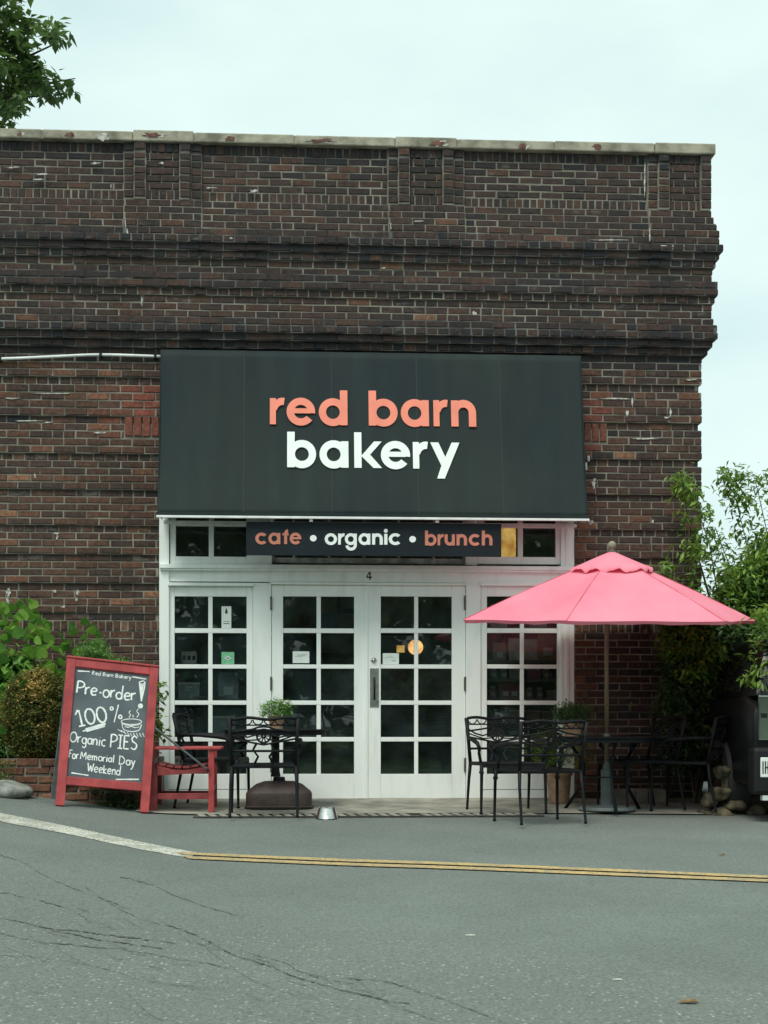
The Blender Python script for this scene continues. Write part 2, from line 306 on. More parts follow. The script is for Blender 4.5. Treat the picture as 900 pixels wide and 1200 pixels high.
# ------------------------------------------------------------------ mesh building
class MB:
    def __init__(s): s.v = []; s.f = []; s.c = []
    def box(s, x0, x1, y0, y1, z0, z1):
        i = len(s.v); s.v += [(x, y, z) for z in (z0, z1) for y in (y0, y1) for x in (x0, x1)]
        s.f += [tuple(i+k for k in q) for q in ((0, 2, 3, 1), (4, 5, 7, 6), (0, 1, 5, 4), (2, 6, 7, 3), (0, 4, 6, 2), (1, 3, 7, 5))]; return s
    def tf(s, i, Mx):
        for k in range(i, len(s.v)): s.v[k] = tuple(Mx @ Vector(s.v[k]))
    def bar(s, a, b, w, h=None, up=(0, 0, 1)):
        h = h or w; a, b = Vector(a), Vector(b); d = (b-a).normalized(); u = Vector(up)
        if abs(d.dot(u)) > .98: u = Vector((0, 1, 0))
        r = d.cross(u).normalized(); u = r.cross(d); i = len(s.v)
        for p in (a, b):
            for (x, z) in ((-1, -1), (1, -1), (1, 1), (-1, 1)): s.v.append(tuple(p + r*x*w/2 + u*z*h/2))
        s.f += [tuple(i+k for k in q) for q in ((3, 2, 1, 0), (4, 5, 6, 7), (0, 1, 5, 4), (1, 2, 6, 5), (2, 3, 7, 6), (3, 0, 4, 7))]; return s
    def tube(s, pts, r, n=8, cap=True):
        pts = [Vector(p) for p in pts]; rs = r if isinstance(r, (list, tuple)) else [r]*len(pts); base = len(s.v); pr = None
        for k, p in enumerate(pts):
            d = (pts[min(k+1, len(pts)-1)] - pts[max(k-1, 0)]).normalized()
            if pr is None: pr = d.orthogonal().normalized()
            pr = (pr - d*pr.dot(d)).normalized(); q = d.cross(pr)
            for j in range(n):
                t = 2*math.pi*j/n; s.v.append(tuple(p + (pr*math.cos(t) + q*math.sin(t))*rs[k]))
        for k in range(len(pts)-1):
            for j in range(n):
                a = base+k*n+j; b = base+k*n+(j+1) % n; s.f.append((a, b, b+n, a+n))
        if cap: s.f.append(tuple(base+j for j in reversed(range(n)))); s.f.append(tuple(base+(len(pts)-1)*n+j for j in range(n)))
        return s
    def lathe(s, prof, n=16, c=(0, 0, 0), rect=None):
        base = len(s.v)
        for (r, z) in prof:
            for j in range(n):
                t = 2*math.pi*(j+.5)/n; x, y = math.cos(t), math.sin(t)
                if rect: k = 1/(abs(x)**rect+abs(y)**rect)**(1/rect); x *= k; y *= k
                s.v.append((c[0]+x*r, c[1]+y*r, c[2]+z))
        for k in range(len(prof)-1):
            for j in range(n):
                a = base+k*n+j; b = base+k*n+(j+1) % n; s.f.append((a, b, b+n, a+n))
        s.f.append(tuple(base+j for j in reversed(range(n)))); s.f.append(tuple(base+(len(prof)-1)*n+j for j in range(n))); return s
    def prism(s, pts, fr, d):
        """2-D outline pts put through fr(u, v, w); thickness w from 0 to d"""
        n = len(pts); i = len(s.v)
        s.v += [tuple(fr(u, v, 0)) for u, v in pts] + [tuple(fr(u, v, d)) for u, v in pts]
        s.f.append(tuple(i+k for k in reversed(range(n)))); s.f.append(tuple(i+n+k for k in range(n)))
        s.f += [(i+k, i+(k+1) % n, i+n+(k+1) % n, i+n+k) for k in range(n)]; return s
    def ring(s, cx, cy, ro, ri, a0, a1, fr, d, n=None):
        n = n or max(4, int(abs(a1-a0)/9)); i = len(s.v); full = abs(a1-a0) >= 359.9
        m_ = n if full else n+1
        for k in range(m_):
            t = R(a0+(a1-a0)*k/n)
            for w_ in (0, d):
                for r_ in (ri, ro): s.v.append(tuple(fr(cx+r_*math.cos(t), cy+r_*math.sin(t), w_)))
        for k in range(n):
            a = i+4*k; b = i+4*((k+1) % m_)
            s.f += [(a, a+1, b+1, b), (a+2, b+2, b+3, a+3), (a+1, a+3, b+3, b+1), (a, b, b+2, a+2)]
        if not full:
            e = i+4*n; s.f += [(i, i+2, i+3, i+1), (e, e+1, e+3, e+2)]
        return s
    def build(s, name, m, parent=None, bevel=0, smooth_=False, fix=True, kind=None, color=None):
        me = bpy.data.meshes.new(name); me.from_pydata(s.v, [], s.f)
        if color is not None or s.c:
            at = me.color_attributes.new('tint', 'FLOAT_COLOR', 'POINT'); fl = []
            for c_ in s.c: fl += [c_[0], c_[1], c_[2], 1]
            at.data.foreach_set('color', fl)
        if fix and len(s.f) < 20000:
            import bmesh
            bm = bmesh.new(); bm.from_mesh(me); bmesh.ops.recalc_face_normals(bm, faces=bm.faces); bm.to_mesh(me); bm.free()
        if smooth_:
            me.polygons.foreach_set('use_smooth', [True]*len(me.polygons))
        me.materials.append(M[m] if isinstance(m, str) else m); me.update()
        o = bpy.data.objects.new(name, me); COL.objects.link(o); o.parent = parent
        if bevel:
            q = o.modifiers.new('edge', 'BEVEL'); q.width = bevel; q.segments = 2; q.limit_method = 'ANGLE'; q.angle_limit = R(40)
        if smooth_ == 2:
            q = o.modifiers.new('split', 'EDGE_SPLIT'); q.split_angle = R(35)
        if kind: o['kind'] = kind
        return o
def tag(o, label=None, cat=None, group=None, kind=None):
    if label: o['label'] = label
    if cat: o['category'] = cat
    if group: o['group'] = group
    if kind: o['kind'] = kind
    return o
def empty(name, loc, rot=(0, 0, 0), label=None, cat=None, group=None):
    o = bpy.data.objects.new(name, None); COL.objects.link(o); o.location = loc; o.rotation_euler = rot
    o.empty_display_size = .1; return tag(o, label, cat, group)
def copy_tree(o, parent=None):
    c = o.copy(); COL.objects.link(c); c.parent = parent
    for ch in list(o.children): copy_tree(ch, c)
    return c
def rnd(a, b): return random.uniform(a, b)
# ================================================================== GROUND
xs = [-90, -60, -40, -25, -15, -10] + [-8+.25*i for i in range(69)] + [10, 15, 25, 40, 60, 90]
ys = [-120, -80, -60, -40, -30, -24, -20, -17] + [-15+.25*i for i in range(61)] + [1, 2, 4, 6, 9, 12, 20, 40, 80, 160]
g = MB(); g.v = [(x, y, ground(x, y)) for y in ys for x in xs]; nx = len(xs)
g.f = [(j*nx+i, j*nx+i+1, (j+1)*nx+i+1, (j+1)*nx+i) for j in range(len(ys)-1) for i in range(nx-1)]
tag(g.build('asphalt_road', 'asphalt', smooth_=True), kind='structure')
def sheet(name, m, poly, up, nu=60, thick=0):
    """strip of quads between two photo polylines already on the ground"""
    b_ = MB()
    for (a, c) in poly:
        for p in (a, c): b_.v.append((p.x, p.y, ground(p.x, p.y)+up))
    for k in range(len(poly)-1): b_.f.append((2*k, 2*k+1, 2*k+3, 2*k+2))
    return tag(b_.build(name, m), kind='structure')
def interp(pts, n):
    """Catmull-Rom through 2-D points"""
    q = [pts[0]]+list(pts)+[pts[-1]]; r_ = []
    for k in range(1, len(q)-2):
        for j in range(n):
            t = j/n; o_ = []
            for d in (0, 1):
                a, b_, c, e = q[k-1][d], q[k][d], q[k+1][d], q[k+2][d]
                o_.append(.5*((2*b_)+(-a+c)*t+(2*a-5*b_+4*c-e)*t*t+(-a+3*b_-3*c+e)*t**3))
            r_.append(tuple(o_))
    return r_+[pts[-1]]
def line(name, m, top, bot, up, n=14):
    T = [GR(*p) for p in interp(top, n)]; B = [GR(*p) for p in interp(bot, n)]
    return sheet(name, m, list(zip(T, B)), up)
line('white_road_line', 'line_white', [(-60, 938), (0, 953), (80, 969), (160, 986), (232, 1000)], [(-60, 947), (0, 963), (80, 978), (160, 995), (222, 1006)], .004)
line('yellow_road_line', 'line_yellow', [(205, 1000), (230, 1000.5), (400, 1007.5), (560, 1013), (900, 1027.5), (1100, 1036)], [(214, 1002.6), (232, 1003.4), (400, 1010.6), (560, 1016), (900, 1030.3), (1100, 1039)], .008)
line('yellow_road_line', 'line_yellow', [(215, 1004.2), (234, 1005.2), (400, 1012.2), (560, 1017.6), (900, 1031.7), (1100, 1040.6)], [(226, 1006.8), (236, 1008.2), (400, 1015.3), (560, 1020.8), (900, 1034.8), (1100, 1043.6)], .008)
# cracks
cb = MB()
def crack(pts, wpx):
    q = interp(pts, 22); prev = None; i0 = len(cb.v); k = 0; wob = 0
    for (x, y) in q:
        wob = .9*wob+rnd(-.55, .55); x += rnd(-.4, .4); y += wob+rnd(-.45, .45); h = wpx*rnd(.15, 1.15)*.5*(.4+.6*abs(math.sin(k*.13+wpx*9)))
        for yy in (y-h, y+h):
            p = GR(x, yy); cb.v.append((p.x, p.y, p.z+.004))
        if k and random.random() > .05: cb.f.append((i0+2*k-2, i0+2*k-1, i0+2*k+1, i0+2*k))
        k += 1
for pts, w_ in (([(140, 1029), (170, 1036), (202, 1048), (250, 1065), (285, 1076)], .9), ([(-10, 998), (30, 1014), (66, 1033), (110, 1050), (150, 1066)], .8),
    ([(-5, 1046), (50, 1057), (90, 1070), (108, 1083)], .8), ([(-5, 1074), (50, 1086), (100, 1093), (150, 1099), (205, 1106)], 1.3),
    ([(190, 1082), (235, 1098), (270, 1118), (320, 1134), (360, 1150), (440, 1170), (480, 1178)], 1.4), ([(280, 1115), (330, 1128), (355, 1140), (374, 1146)], 1.1),
    ([(400, 1147), (450, 1151), (482, 1160), (520, 1172), (585, 1196)], 1.1), ([(-5, 1092), (60, 1106), (150, 1114), (200, 1122), (270, 1136)], .8),
    ([(60, 1090), (110, 1100), (150, 1107), (190, 1112)], 1.3), ([(150, 1166), (175, 1188), (200, 1204)], .9), ([(450, 1176), (475, 1184), (520, 1200)], .8),
    ([(230, 1105), (262, 1128), (300, 1150), (350, 1168)], .6), ([(100, 1040), (150, 1072), (188, 1083)], .6), ([(0, 1120), (90, 1128), (180, 1152), (260, 1160)], .5)):
    crack(pts, w_)
for _ in range(46):
    x, y = rnd(-10, 420), rnd(1050, 1190); y = max(y, 1040+x*.28); ln2 = rnd(10, 46); crack([(x, y), (x+ln2*.5, y+ln2*rnd(.02, .3)), (x+ln2, y+ln2*rnd(.1, .5))], rnd(.35, .7))
tag(cb.build('road_crack', 'crack', fix=False), kind='structure')
# concrete apron in front of the doors
ap = MB(); X0a, X1a = P(176, 900, 0).x, P(812, 900, 0).x; ya = [0.02-.14*i for i in range(10)]
for y in ya+[ya[-1]]:
    pass
xa = [X0a+(X1a-X0a)*i/24 for i in range(25)]
yy_ = [.3, 0, -.3, -.6, -.9, -1.2, -1.36]
ap.v = [(x, y, max(ground(x, y), -.1)+.012) for y in yy_ for x in xa]
ap.f = [(j*25+i, j*25+i+1, (j+1)*25+i+1, (j+1)*25+i) for j in range(len(yy_)-1) for i in range(24)]
tag(ap.build('concrete_apron', 'concrete'), kind='structure')
# drain: frame and bars
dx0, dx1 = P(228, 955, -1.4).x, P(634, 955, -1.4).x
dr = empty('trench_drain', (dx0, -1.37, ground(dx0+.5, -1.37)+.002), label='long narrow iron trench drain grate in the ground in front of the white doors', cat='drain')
tilt = lambda y: 0.046*y
f_ = MB()
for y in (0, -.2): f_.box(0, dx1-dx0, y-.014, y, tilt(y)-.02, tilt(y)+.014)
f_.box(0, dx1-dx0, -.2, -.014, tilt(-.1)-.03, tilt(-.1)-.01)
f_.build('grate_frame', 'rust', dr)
f_ = MB(); x = .02
while x < dx1-dx0-.1:
    if not (1.78 < x < 1.86): f_.prism([(x, -.014), (x+.05, -.014), (x+.09, -.2), (x+.04, -.2)], lambda u, v, w_: (u, v, tilt(v)+.004+w_), .01)
    x += .088
f_.build('grate_bars', 'concrete', dr, kind='stuff')
# grass bank and trees across the road, seen in the window glass
vb = MB(); pts = [(-40, -23), (-10, -21.5), (-2, -21), (1.5, -20), (5, -18.6), (12, -18), (40, -18)]
for (x, y) in interp(pts, 5): vb.v += [(x, y, ground(x, y)-.02), (x, y-.14, ground(x, y)+.13), (x, y-4, ground(x, y)+.35), (x, y-40, ground(x, y)+1.4)]
for k in range(len(vb.v)//4-1):
    for j in range(3): vb.f.append((4*k+j, 4*k+4+j, 4*k+5+j, 4*k+1+j))
tag(vb.build('grass_verge', 'grass', smooth_=True), kind='structure')

# ================================================================== BUILDING
bld = empty('brick_building', (0, 0, 0), label='dark weathered brick shop building with corbelled bands and stone coping', cat='building')
XR = P(822.5, 500).x; XL = -8.6; YB = 8.5
OX0, OX1 = P(186.5, 800).x, P(673, 800).x; OTOP = P(430, 545).z
zt = 5.985; rows = []            # (z0, z1, kind, offset)
def add(kind, o, h=.0667):
    global zt
    if o > .01: o *= .79
    rows.append((zt-h, zt, kind, o)); zt -= h
add('L', .088, .0925)
for i in range(5): add('S', .088)
add('L', .088, .0925)
for o in (.088, .112, .14, .165, .165): add('S', o)
add('H', .205); add('S', .165); add('H', .135)
for k, o in zip('SSSSHSSSSHSHS', (.10, .095, .155, .155, .12, .095, .095, .11, .145, .15, .105, .055, 0)): add(k, o)
for i in range(3): add('S', 0)
cur = zt
for rec, nxt, nf, kd in ((3.815, 3.475, 4, 'H'), (3.475, 3.133, 4, 'S'), (3.133, 2.805, 4, 'H'), (2.805, 2.478, 4, 'S'), (2.478, 2.214, 3, 'H'), (2.214, 1.95, 3, 'S'), (1.95, 1.676, 3, 'S')):
    h = (cur-(nxt+.033))/(nf+1); add(kd, -.026, h)
    for i in range(nf): add('S', 0, h)
    cur = zt
add('S', -.015, .067); add('L', .004, .096)
i = 0
while zt > -.35:
    add('S', 0 if i % 6 != 5 else -.012, .067); i += 1
tops = rows[0][1]

PILS = [(-145, -80), (158, 224.5), (466, 531), (769, 900)]
PX = [(P(a, 200).x, min(P(b_, 200).x, XR+.07)) for a, b_ in PILS]
brick_rects = []
REDL = [(110, 453), (187, 512)]; REDR = [(683, 459), (713, 530)]
vl = (P(146, 488), P(187, 512)); vr = (P(684, 496), P(711.5, 518))
def soot_shade(x, z):
    s = 0
    if z > 4.05: s = .35
    if z > 4.25: s = .45
    if 4.0 < z < 4.3: s = .85
    if 4.9 < z < 5.16: s = .85
    if 4.6 < z < 4.82: s = .6
    if z > 5.85: s = .8
    if z > 4.4 and x > 1.5: s += .05
    if z < 1.5 and x > 2: s += .35  # umbrella shade on the lower right bricks, put into their colour
    if x > 2 and z < 4: s += .12
    return s
def tint(x, z, o, kind):
    t = min(1, max(0, random.gauss(.5, .14)))
    if z < 4 and x < -1: t = min(1, t+.12)
    if random.random() < .015: t = rnd(.88, 1)
    s = soot_shade(x, z)*rnd(.35, 1.15) + (rnd(.1, .6) if o < 0 else 0) + (rnd(.2, .5) if random.random() < .06 else 0)
    r = 0
    for (c1, c2) in (REDL, REDR):
        a = P(*c1); b_ = P(*c2)
        if a.x - .02 < x < b_.x+.02 and b_.z < z < a.z:
            r = .85 if c1 is REDL[0] else .55; s *= .15
            r *= rnd(.5, 1.15)*(.45 if (random.random() < .3) else 1)
            if c1 is REDL[0] and x < a.x + (.35*abs(math.sin(z*9))): r *= .3
    if o < 0 and x < -1 and math.sin(x*3.1+z*40)+rnd(-.3, .3) > -.2: r = rnd(1.3, 2.0)
    if z < 3 and x > P(674, 800).x and x < P(692, 800).x: t = min(.92, t+.3); s *= .5
    return (t, min(.97, s), r)
def bverts(x0, x1, z0, z1, yf, fr=None, depth=.04, j=.0022):
    """one brick: irregular front face with a worn edge"""
    q = []; e = .005
    c = [(x0, z0), (x1, z0), (x1, z1), (x0, z1)]
    c = [(a+rnd(-j, j), b_+rnd(-j, j)) for a, b_ in c]; cx = (x0+x1)/2; cz = (z0+z1)/2; y = yf+rnd(-.0035, .0035)
    for a, b_ in c: q.append((a, y+depth, b_))
    for a, b_ in c: q.append((a, y+e, b_))
    for a, b_ in c: q.append((a+(e if a < cx else -e), y+rnd(-.001, .001), b_+(e if b_ < cz else -e)))
    return q
BF = [(0, 1, 5, 4), (1, 2, 6, 5), (2, 3, 7, 6), (3, 0, 4, 7), (4, 5, 9, 8), (5, 6, 10, 9), (6, 7, 11, 10), (7, 4, 8, 11), (8, 9, 10, 11)]
bigb = MB(); sideb = MB()
def put(mb, q, c, fr=None):
    i = len(mb.v); mb.v += [fr(*p) for p in q] if fr else q
    mb.f += [tuple(i+k for k in f) for f in BF]; mb.c += [c]*12
singles = []
J = .0060
def emit(x0, x1, z0, z1, yf, kind, o):
    x0 += J*rnd(.8, 1.3); x1 -= J*rnd(.8, 1.3); z0 += J*.95; z1 -= J*.95
    if x1-x0 < .018: return
    cx, cz = (x0+x1)/2, (z0+z1)/2
    c = tint(cx, cz, o, kind)
    singles.append((x0, x1, z0, z1, yf, c, kind, o))
def fill(x0, x1, z0, z1, yf, kind, o, phase):
    pitch = {'S': .2065, 'H': .1033, 'L': .0680, 'K': .1033}[kind]
    x = x0 - (phase % 1)*pitch
    while x < x1-.004:
        a = max(x, x0); b_ = min(x+pitch*(1 if kind != 'S' else 1), x1)
        if kind == 'S' and random.random() < .05 and b_-a > .2: # odd closer
            m_ = a+.1; emit(a, m_, z0, z1, yf, kind, o); emit(m_, b_, z0, z1, yf, kind, o)
        else: emit(a, b_, z0, z1, yf, kind, o)
        x += pitch
def skip_cut(x0, x1, z0, z1):
    segs = [(x0, x1)]
    for (a, b_) in (vl, vr):
        if z0 < a.z-.02 and z1 > b_.z+.02:
            n_ = []
            for s0, s1 in segs:
                if s1 <= a.x or s0 >= b_.x: n_.append((s0, s1))
                else:
                    if s0 < a.x: n_.append((s0, a.x))
                    if s1 > b_.x: n_.append((b_.x, s1))
            segs = n_
    return segs
mort = MB(); mortd = MB()
TH = .33
for ri, (z0, z1, kind, o) in enumerate(rows):
    ph = rnd(-.06, .06) + (.5 if ri % 2 else 0)
    xe = XR+o
    spans = [(XL, xe)] if z0 > OTOP else [(XL, OX0), (OX1, xe)]
    top_zone = ri < 7
    for (a, b_) in spans:
        for (s0, s1) in skip_cut(a, b_, z0, z1):
            if top_zone:
                cuts = s0
                for (p0, p1) in PX:
                    m0 = p0-.095; m1 = p1+.095      # stacked headers either side of the pilaster joint
                    fill(max(cuts, XL), m0, z0, z1, -o+.03, kind, o, ph)
                    hz = [(z0, z1)] if z1-z0 < .08 else ([(z0+.015, z1)] if True else 0)
                    for (h0, h1) in hz:
                        if m0 > XL: emit(m0, p0, h0, h1, -o, 'K', o)
                        if p0 > XL: emit(p0, p0+.105, h0, h1, -o-.03, 'K', o)
                        fill(p0+.105, p1-.105, z0, z1, -o-.004, kind, o, ph+.3)
                        emit(p1-.105, p1, h0, h1, -o-.03, 'K', o)
                        if m1 < xe: emit(p1, m1, h0, h1, -o, 'K', o)
                    cuts = m1
                if cuts < s1: fill(cuts, s1, z0, z1, -o+.03, kind, o, ph)
            elif ri < 12:
                prev = s0
                for (p0, p1) in PX:
                    fill(prev, p0-.09, z0, z1, -o, kind, o, ph); fill(max(XL, p0-.09), min(p1+.1, s1), z0, z1, -o-.02, kind, o, ph+.4); prev = p1+.1
                if prev < s1: fill(prev, s1, z0, z1, -o, kind, o, ph)
            else: fill(s0, s1, z0, z1, -o, kind, o, ph)
        sooty = 4.0 < z0 < 4.35 or 4.88 < z0 < 5.15 or z0 > 5.87 or 4.6 < z0 < 4.76
        mm = mortd if sooty else mort
        if top_zone:
            mm.box(a, b_-.012, -o+.036, TH, z0, z1)
            for (p0, p1) in PX: mm.box(max(a, p0-.095), min(b_-.012, p1+.095), -o+.009, -o+.05, z0, z1); mm.box(max(a, p0), p0+.105, -o-.021, -o+.02, z0, z1); mm.box(p1-.105, p1-.012, -o-.021, -o+.02, z0, z1)
        elif ri < 12:
            mm.box(a, b_-.006, -o+.006, TH, z0, z1)
            for (p0, p1) in PX: mm.box(max(a, p0-.09), min(b_-.012, p1+.1), -o-.011, -o+.02, z0, z1)
        else: mm.box(a, b_-.006, -o+.006, TH, z0, z1)
    # right-hand side wall
    pitch = {'S': .2065, 'H': .1033, 'L': .068}[kind]; y = -o+.1-(.1 if ri % 2 else 0); fr = lambda X, Y, Z: (-Y, X, Z)
    q = bverts(-o+.006, -o+.1-J if not ri % 2 else -o+.2, z0+J, z1-J, -xe); put(sideb, q, tint(xe, (z0+z1)/2, o, kind), fr)
    y = -o+.1 if not ri % 2 else -o+.2065
    while y < YB:
        if y < 4 or True:
            q = bverts(y+J, min(y+pitch, YB)-J, z0+J, z1-J, -xe, j=.001); put(sideb, q, tint(2.9, (z0+z1)/2, o, kind), fr)
        y += pitch
    (mortd if sooty else mort).box(xe-.35, xe-.0101, TH-.001, YB, z0, z1)
for (a, b_), nb in ((vl, 4), (vr, 3)):    # upright bricks of the patched arch ends
    wd = (b_.x-a.x)/nb
    for k in range(nb):
        x0 = a.x+k*wd; singles.append((x0+J, x0+wd-J, b_.z+.004, a.z-.004, -.004, (.5, 0, .65 if a.x < 0 else .45), 'L', 0))
mort.build('mortar', 'mortar', bld, fix=False); mortd.build('sooty_mortar', 'mortar_dark', bld, fix=False)
# the 300 that show best, as bricks of their own: the clear wall left of the awning
def score(s):
    cx, cz = (s[0]+s[1])/2, (s[2]+s[3])/2
    if s[6] == 'S' and s[1]-s[0] > .15 and -3.45 < cx < OX0 and 1.25 < cz < 3.98: return 0
    return 1
n_single = 0; cache = {}
for s in singles:
    x0, x1, z0, z1, yf, c, kind, o = s
    if score(s) == 0 and n_single < 300:
        key = (round((x1-x0)/.02), round((z1-z0)/.003), random.randrange(4))
        if key not in cache:
            q = MB(); hw, hh = (x1-x0)/2, (z1-z0)/2; q.v = bverts(-hw, hw, -hh, hh, 0); q.f = list(BF); ob = q.build('brick', 'brick_i', bld); cache[key] = ob.data
        else:
            ob = bpy.data.objects.new('brick', cache[key]); COL.objects.link(ob); ob.parent = bld
        ob.location = ((x0+x1)/2, yf, (z0+z1)/2); ob.color = (c[0], c[1], c[2], 1); n_single += 1
    else: put(bigb, bverts(x0, x1, z0, z1, yf), c)
bigb.build('brickwork', 'brick', bld, fix=False, kind='stuff'); sideb.build('side_brickwork', 'brick', bld, fix=False, kind='stuff')
# back wall, roof, base course
k_ = MB(); k_.box(XL, XR-.36, YB-.3, YB, -.3, 5.93); k_.box(XL, XL+.3, TH+.01, YB-.31, -.3, 5.93); k_.build('rear_wall', 'brick', bld, color=1) if False else None
kb = MB(); kb.box(XL, XR-.36, YB-.3, YB, -.3, 5.93); kb.box(XL, XL+.3, TH+.01, YB-.31, -.3, 5.93); kb.build('rear_wall', 'mortar', bld)
kb = MB(); kb.box(XL+.31, XR-.36, TH+.01, YB-.31, 5.6, 5.75); kb.build('roof', 'concrete', bld)
# coping stones
def zat(px, py, Y=0): return P(px, py, Y).z
cop = [(-300, 48, 0), (49, 155, 0), (155.5, 227, 1), (227.5, 345, 0), (345.5, 463, 0), (463.5, 536, 1), (536.5, 650, 0), (650.5, 768, 0), (768.5, 839.5, 1)]
for (a, b_, up) in cop:
    x0, x1 = P(a, 165, -.13).x, P(b_, 165, -.13).x
    if b_ > 830: x1 = XR+.103
    q = MB(); z0 = 5.987; e = .007*up
    q.box(x0+.0015, x1-.0015, -.105-e, .3, z0-(.004 if up else 0), z0+.088+e+rnd(-.003, .004))
    q.build('coping_stone', 'coping', bld, bevel=.012)
q = MB(); q.box(XR-.28, XR+.100, .31, YB, 5.987, 6.07); q.build('coping_stone', 'coping', bld, bevel=.012)
q = MB(); q.box(P(-300, 165, -.1).x, XR+.09, -.098, .29, 5.988, 6.066); q.build('coping_bed', 'mortar', bld)
sp = MB(); wh = MB()
for (px, py, rx, rz) in ((23, 157, 3, 3), (82, 158, 7, 4), (178, 158, 13, 3), (118, 161, 9, 4.5), (270, 163, 7, 3.5), (376, 165, 17, 3), (513, 168, 12, 3.5), (613, 171, 5, 4), (700, 172, 6, 4)):
    yf = -.1075 if px not in (178, 513) else -.1145
    for mb_, k, dy in ((wh, 1.25, 0), (sp, 1.0, -.004)):
        if px in (118,) and mb_ is sp: continue
        if px in (82, 270, 700) and mb_ is wh: continue
        pts = []
        for j in range(17):
            t = 2*math.pi*j/17; rr = k*rnd(.45, 1.1); pts.append((px+rx*rr*math.cos(t)+(2 if mb_ is wh else 0), py-rz*rr*math.sin(t)))
        mb_.prism([(P(x, y, yf).x, P(x, y, yf).z) for x, y in pts], lambda u, v, w_, yf=yf, dy=dy: (u, yf+dy+w_, v), .01)
sp.build('spalled_patch', 'spall', bld, kind='stuff'); wh.build('lime_patch', 'lime', bld, kind='stuff')
# lime drips and repaired joints on the brick face
q = MB()
def blob(px, py, rx, ry, off=0.0, n=15):
    yf = -off-.0055; pts = []
    for j in range(n):
        t = 2*math.pi*j/n; rr = rnd(.35, 1.05); p = P(px+rx*rr*math.cos(t), py-ry*rr*math.sin(t), yf); pts.append((p.x, p.z))
    q.prism(pts, lambda u, v, w_: (u, yf+w_, v), .012)
for a_ in ((10, 694, 3, 6), (9, 704, 3, 4), (64, 693, 3, 2.5), (91, 694, 2.4, 4), (90, 702, 2, 3), (74, 711, 3, 2), (66, 625, 4, 1.6), (67, 630, 1.6, 4), (41, 558, 1.6, 4), (14, 467, 12, 1.3), (60, 461, 30, .9),
          (116, 507, 10, 1.2), (35, 493, 22, 1.0), (56, 495, 6, 1.4), (696, 566, 4, 7), (692, 612, 4, 5), (765, 611, 1.5, 3), (782, 489, 5, 1.2), (786, 483, 1.6, 6), (757, 514, 19, 1), (722, 467, 22, 1), (810, 445, 9, 1),
          (687, 547, 3, 6), (741, 470, 1.2, 8), (735, 484, 2.5, 6), (690, 538, 2.5, 4)): blob(*a_)
for a_ in ((49, 204, 13, .9), (46, 210, 9, .9), (112, 191, 7, 1.5), (190, 191, 6, 2), (171, 188, .9, 8), (755.5, 210, 1, 22), (15, 196, 11, 1.5), (248, 220, 9, 1), (297, 224, 6, 3), (130, 218, 1, 3)): blob(*a_, off=.07)
for a_ in ((147, 262, 1, 9), (149, 273, 1.2, 6), (761.5, 275, 1, 10), (715, 281, 26, .8), (790, 288, 24, .9), (271, 279, 2.5, 1.2), (458, 265, .8, 5), (490, 259, 9, .8)): blob(*a_, off=.155)
for a_ in ((123, 380, 4, 1.8), (167, 378, 3, 1.5), (166, 354, 1.5, 8), (160, 385, 1.8, 8), (391, 372, 4, 1.5), (556, 368, 3, 3.5), (450, 314, 3, 1)): blob(*a_, off=.075)
q.build('lime_deposit', 'lime', bld, kind='stuff')
# cable on the upper left
t = empty('conduit_pipe', P(0, 420, -.05), label='thin white conduit running along the brick wall to the awning corner', cat='pipe')
o0 = t.location
pts = [Vector((P(x, y, -.03).x, -.03, P(x, y, -.03).z))-o0 for x, y in interp([(-150, 424), (0, 420.5), (60, 418), (118, 415.7), (188, 417.8)], 6)]
MB().tube(pts, .0135, 8).build('pipe', 'conduit', t, smooth_=True)
q = MB()
for x, y in ((0, 420.5), (118, 415.7), (182, 417.5)):
    p = Vector(P(x, y, -.03))-o0; q.box(p.x-.012, p.x+.012, -.03+.05-.045, -.03+.05+.04, p.z-.022, p.z+.022) if False else q.box(p.x-.012, p.x+.012, p.y-.018, p.y+.03, p.z-.02, p.z+.02)
    q.build('clip', 'plastic_black', t); q = MB()

# ================================================================== STOREFRONT
YF = .03
def frame_grid(name, parent, px0, py0, px1, py1, cols, rws, Y, th, m='white', glass=True, mt=.012, thin=.012):
    """a sash: outer px rect, cols/rws = lists of pane intervals in px; returns object, panes as children"""
    X = lambda px: P(px, 800, Y).x
    mid = (px0+px1)/2; Z = lambda py: P(mid, py, Y).z
    xs_ = [X(px0)]+[X(c) for ab in cols for c in ab]+[X(px1)]; zs_ = [Z(py1)]+[Z(c) for ab in reversed(rws) for c in reversed(ab)]+[Z(py0)]
    b_ = MB(); b_.box(xs_[0], xs_[1], Y, Y+th, zs_[0], zs_[-1]); b_.box(xs_[-2], xs_[-1], Y, Y+th, zs_[0], zs_[-1])
    b_.box(xs_[1]+.0005, xs_[-2]-.0005, Y+.001, Y+th, zs_[0], zs_[1]); b_.box(xs_[1]+.0005, xs_[-2]-.0005, Y+.001, Y+th, zs_[-2], zs_[-1])
    for k in range(1, len(rws)): b_.box(xs_[1]+.0005, xs_[-2]-.0005, Y+.006, Y+th-.006, zs_[2*k], zs_[2*k+1])
    for k in range(1, len(cols)):
        for j in range(len(rws)): b_.box(xs_[2*k], xs_[2*k+1], Y+.008, Y+th-.008, zs_[2*j+1]+.0005, zs_[2*j+2]-.0005)
    fo = b_.build(name, m, parent, bevel=.003)
    if glass:
        for k in range(len(cols)):
            for j in range(len(rws)):
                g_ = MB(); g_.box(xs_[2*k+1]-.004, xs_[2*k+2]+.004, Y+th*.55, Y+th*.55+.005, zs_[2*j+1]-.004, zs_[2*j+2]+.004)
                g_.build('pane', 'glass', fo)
    return fo
RW = [(699, 736.3), (741.8, 778.7), (783.5, 821), (826, 863.8), (869, 907)]
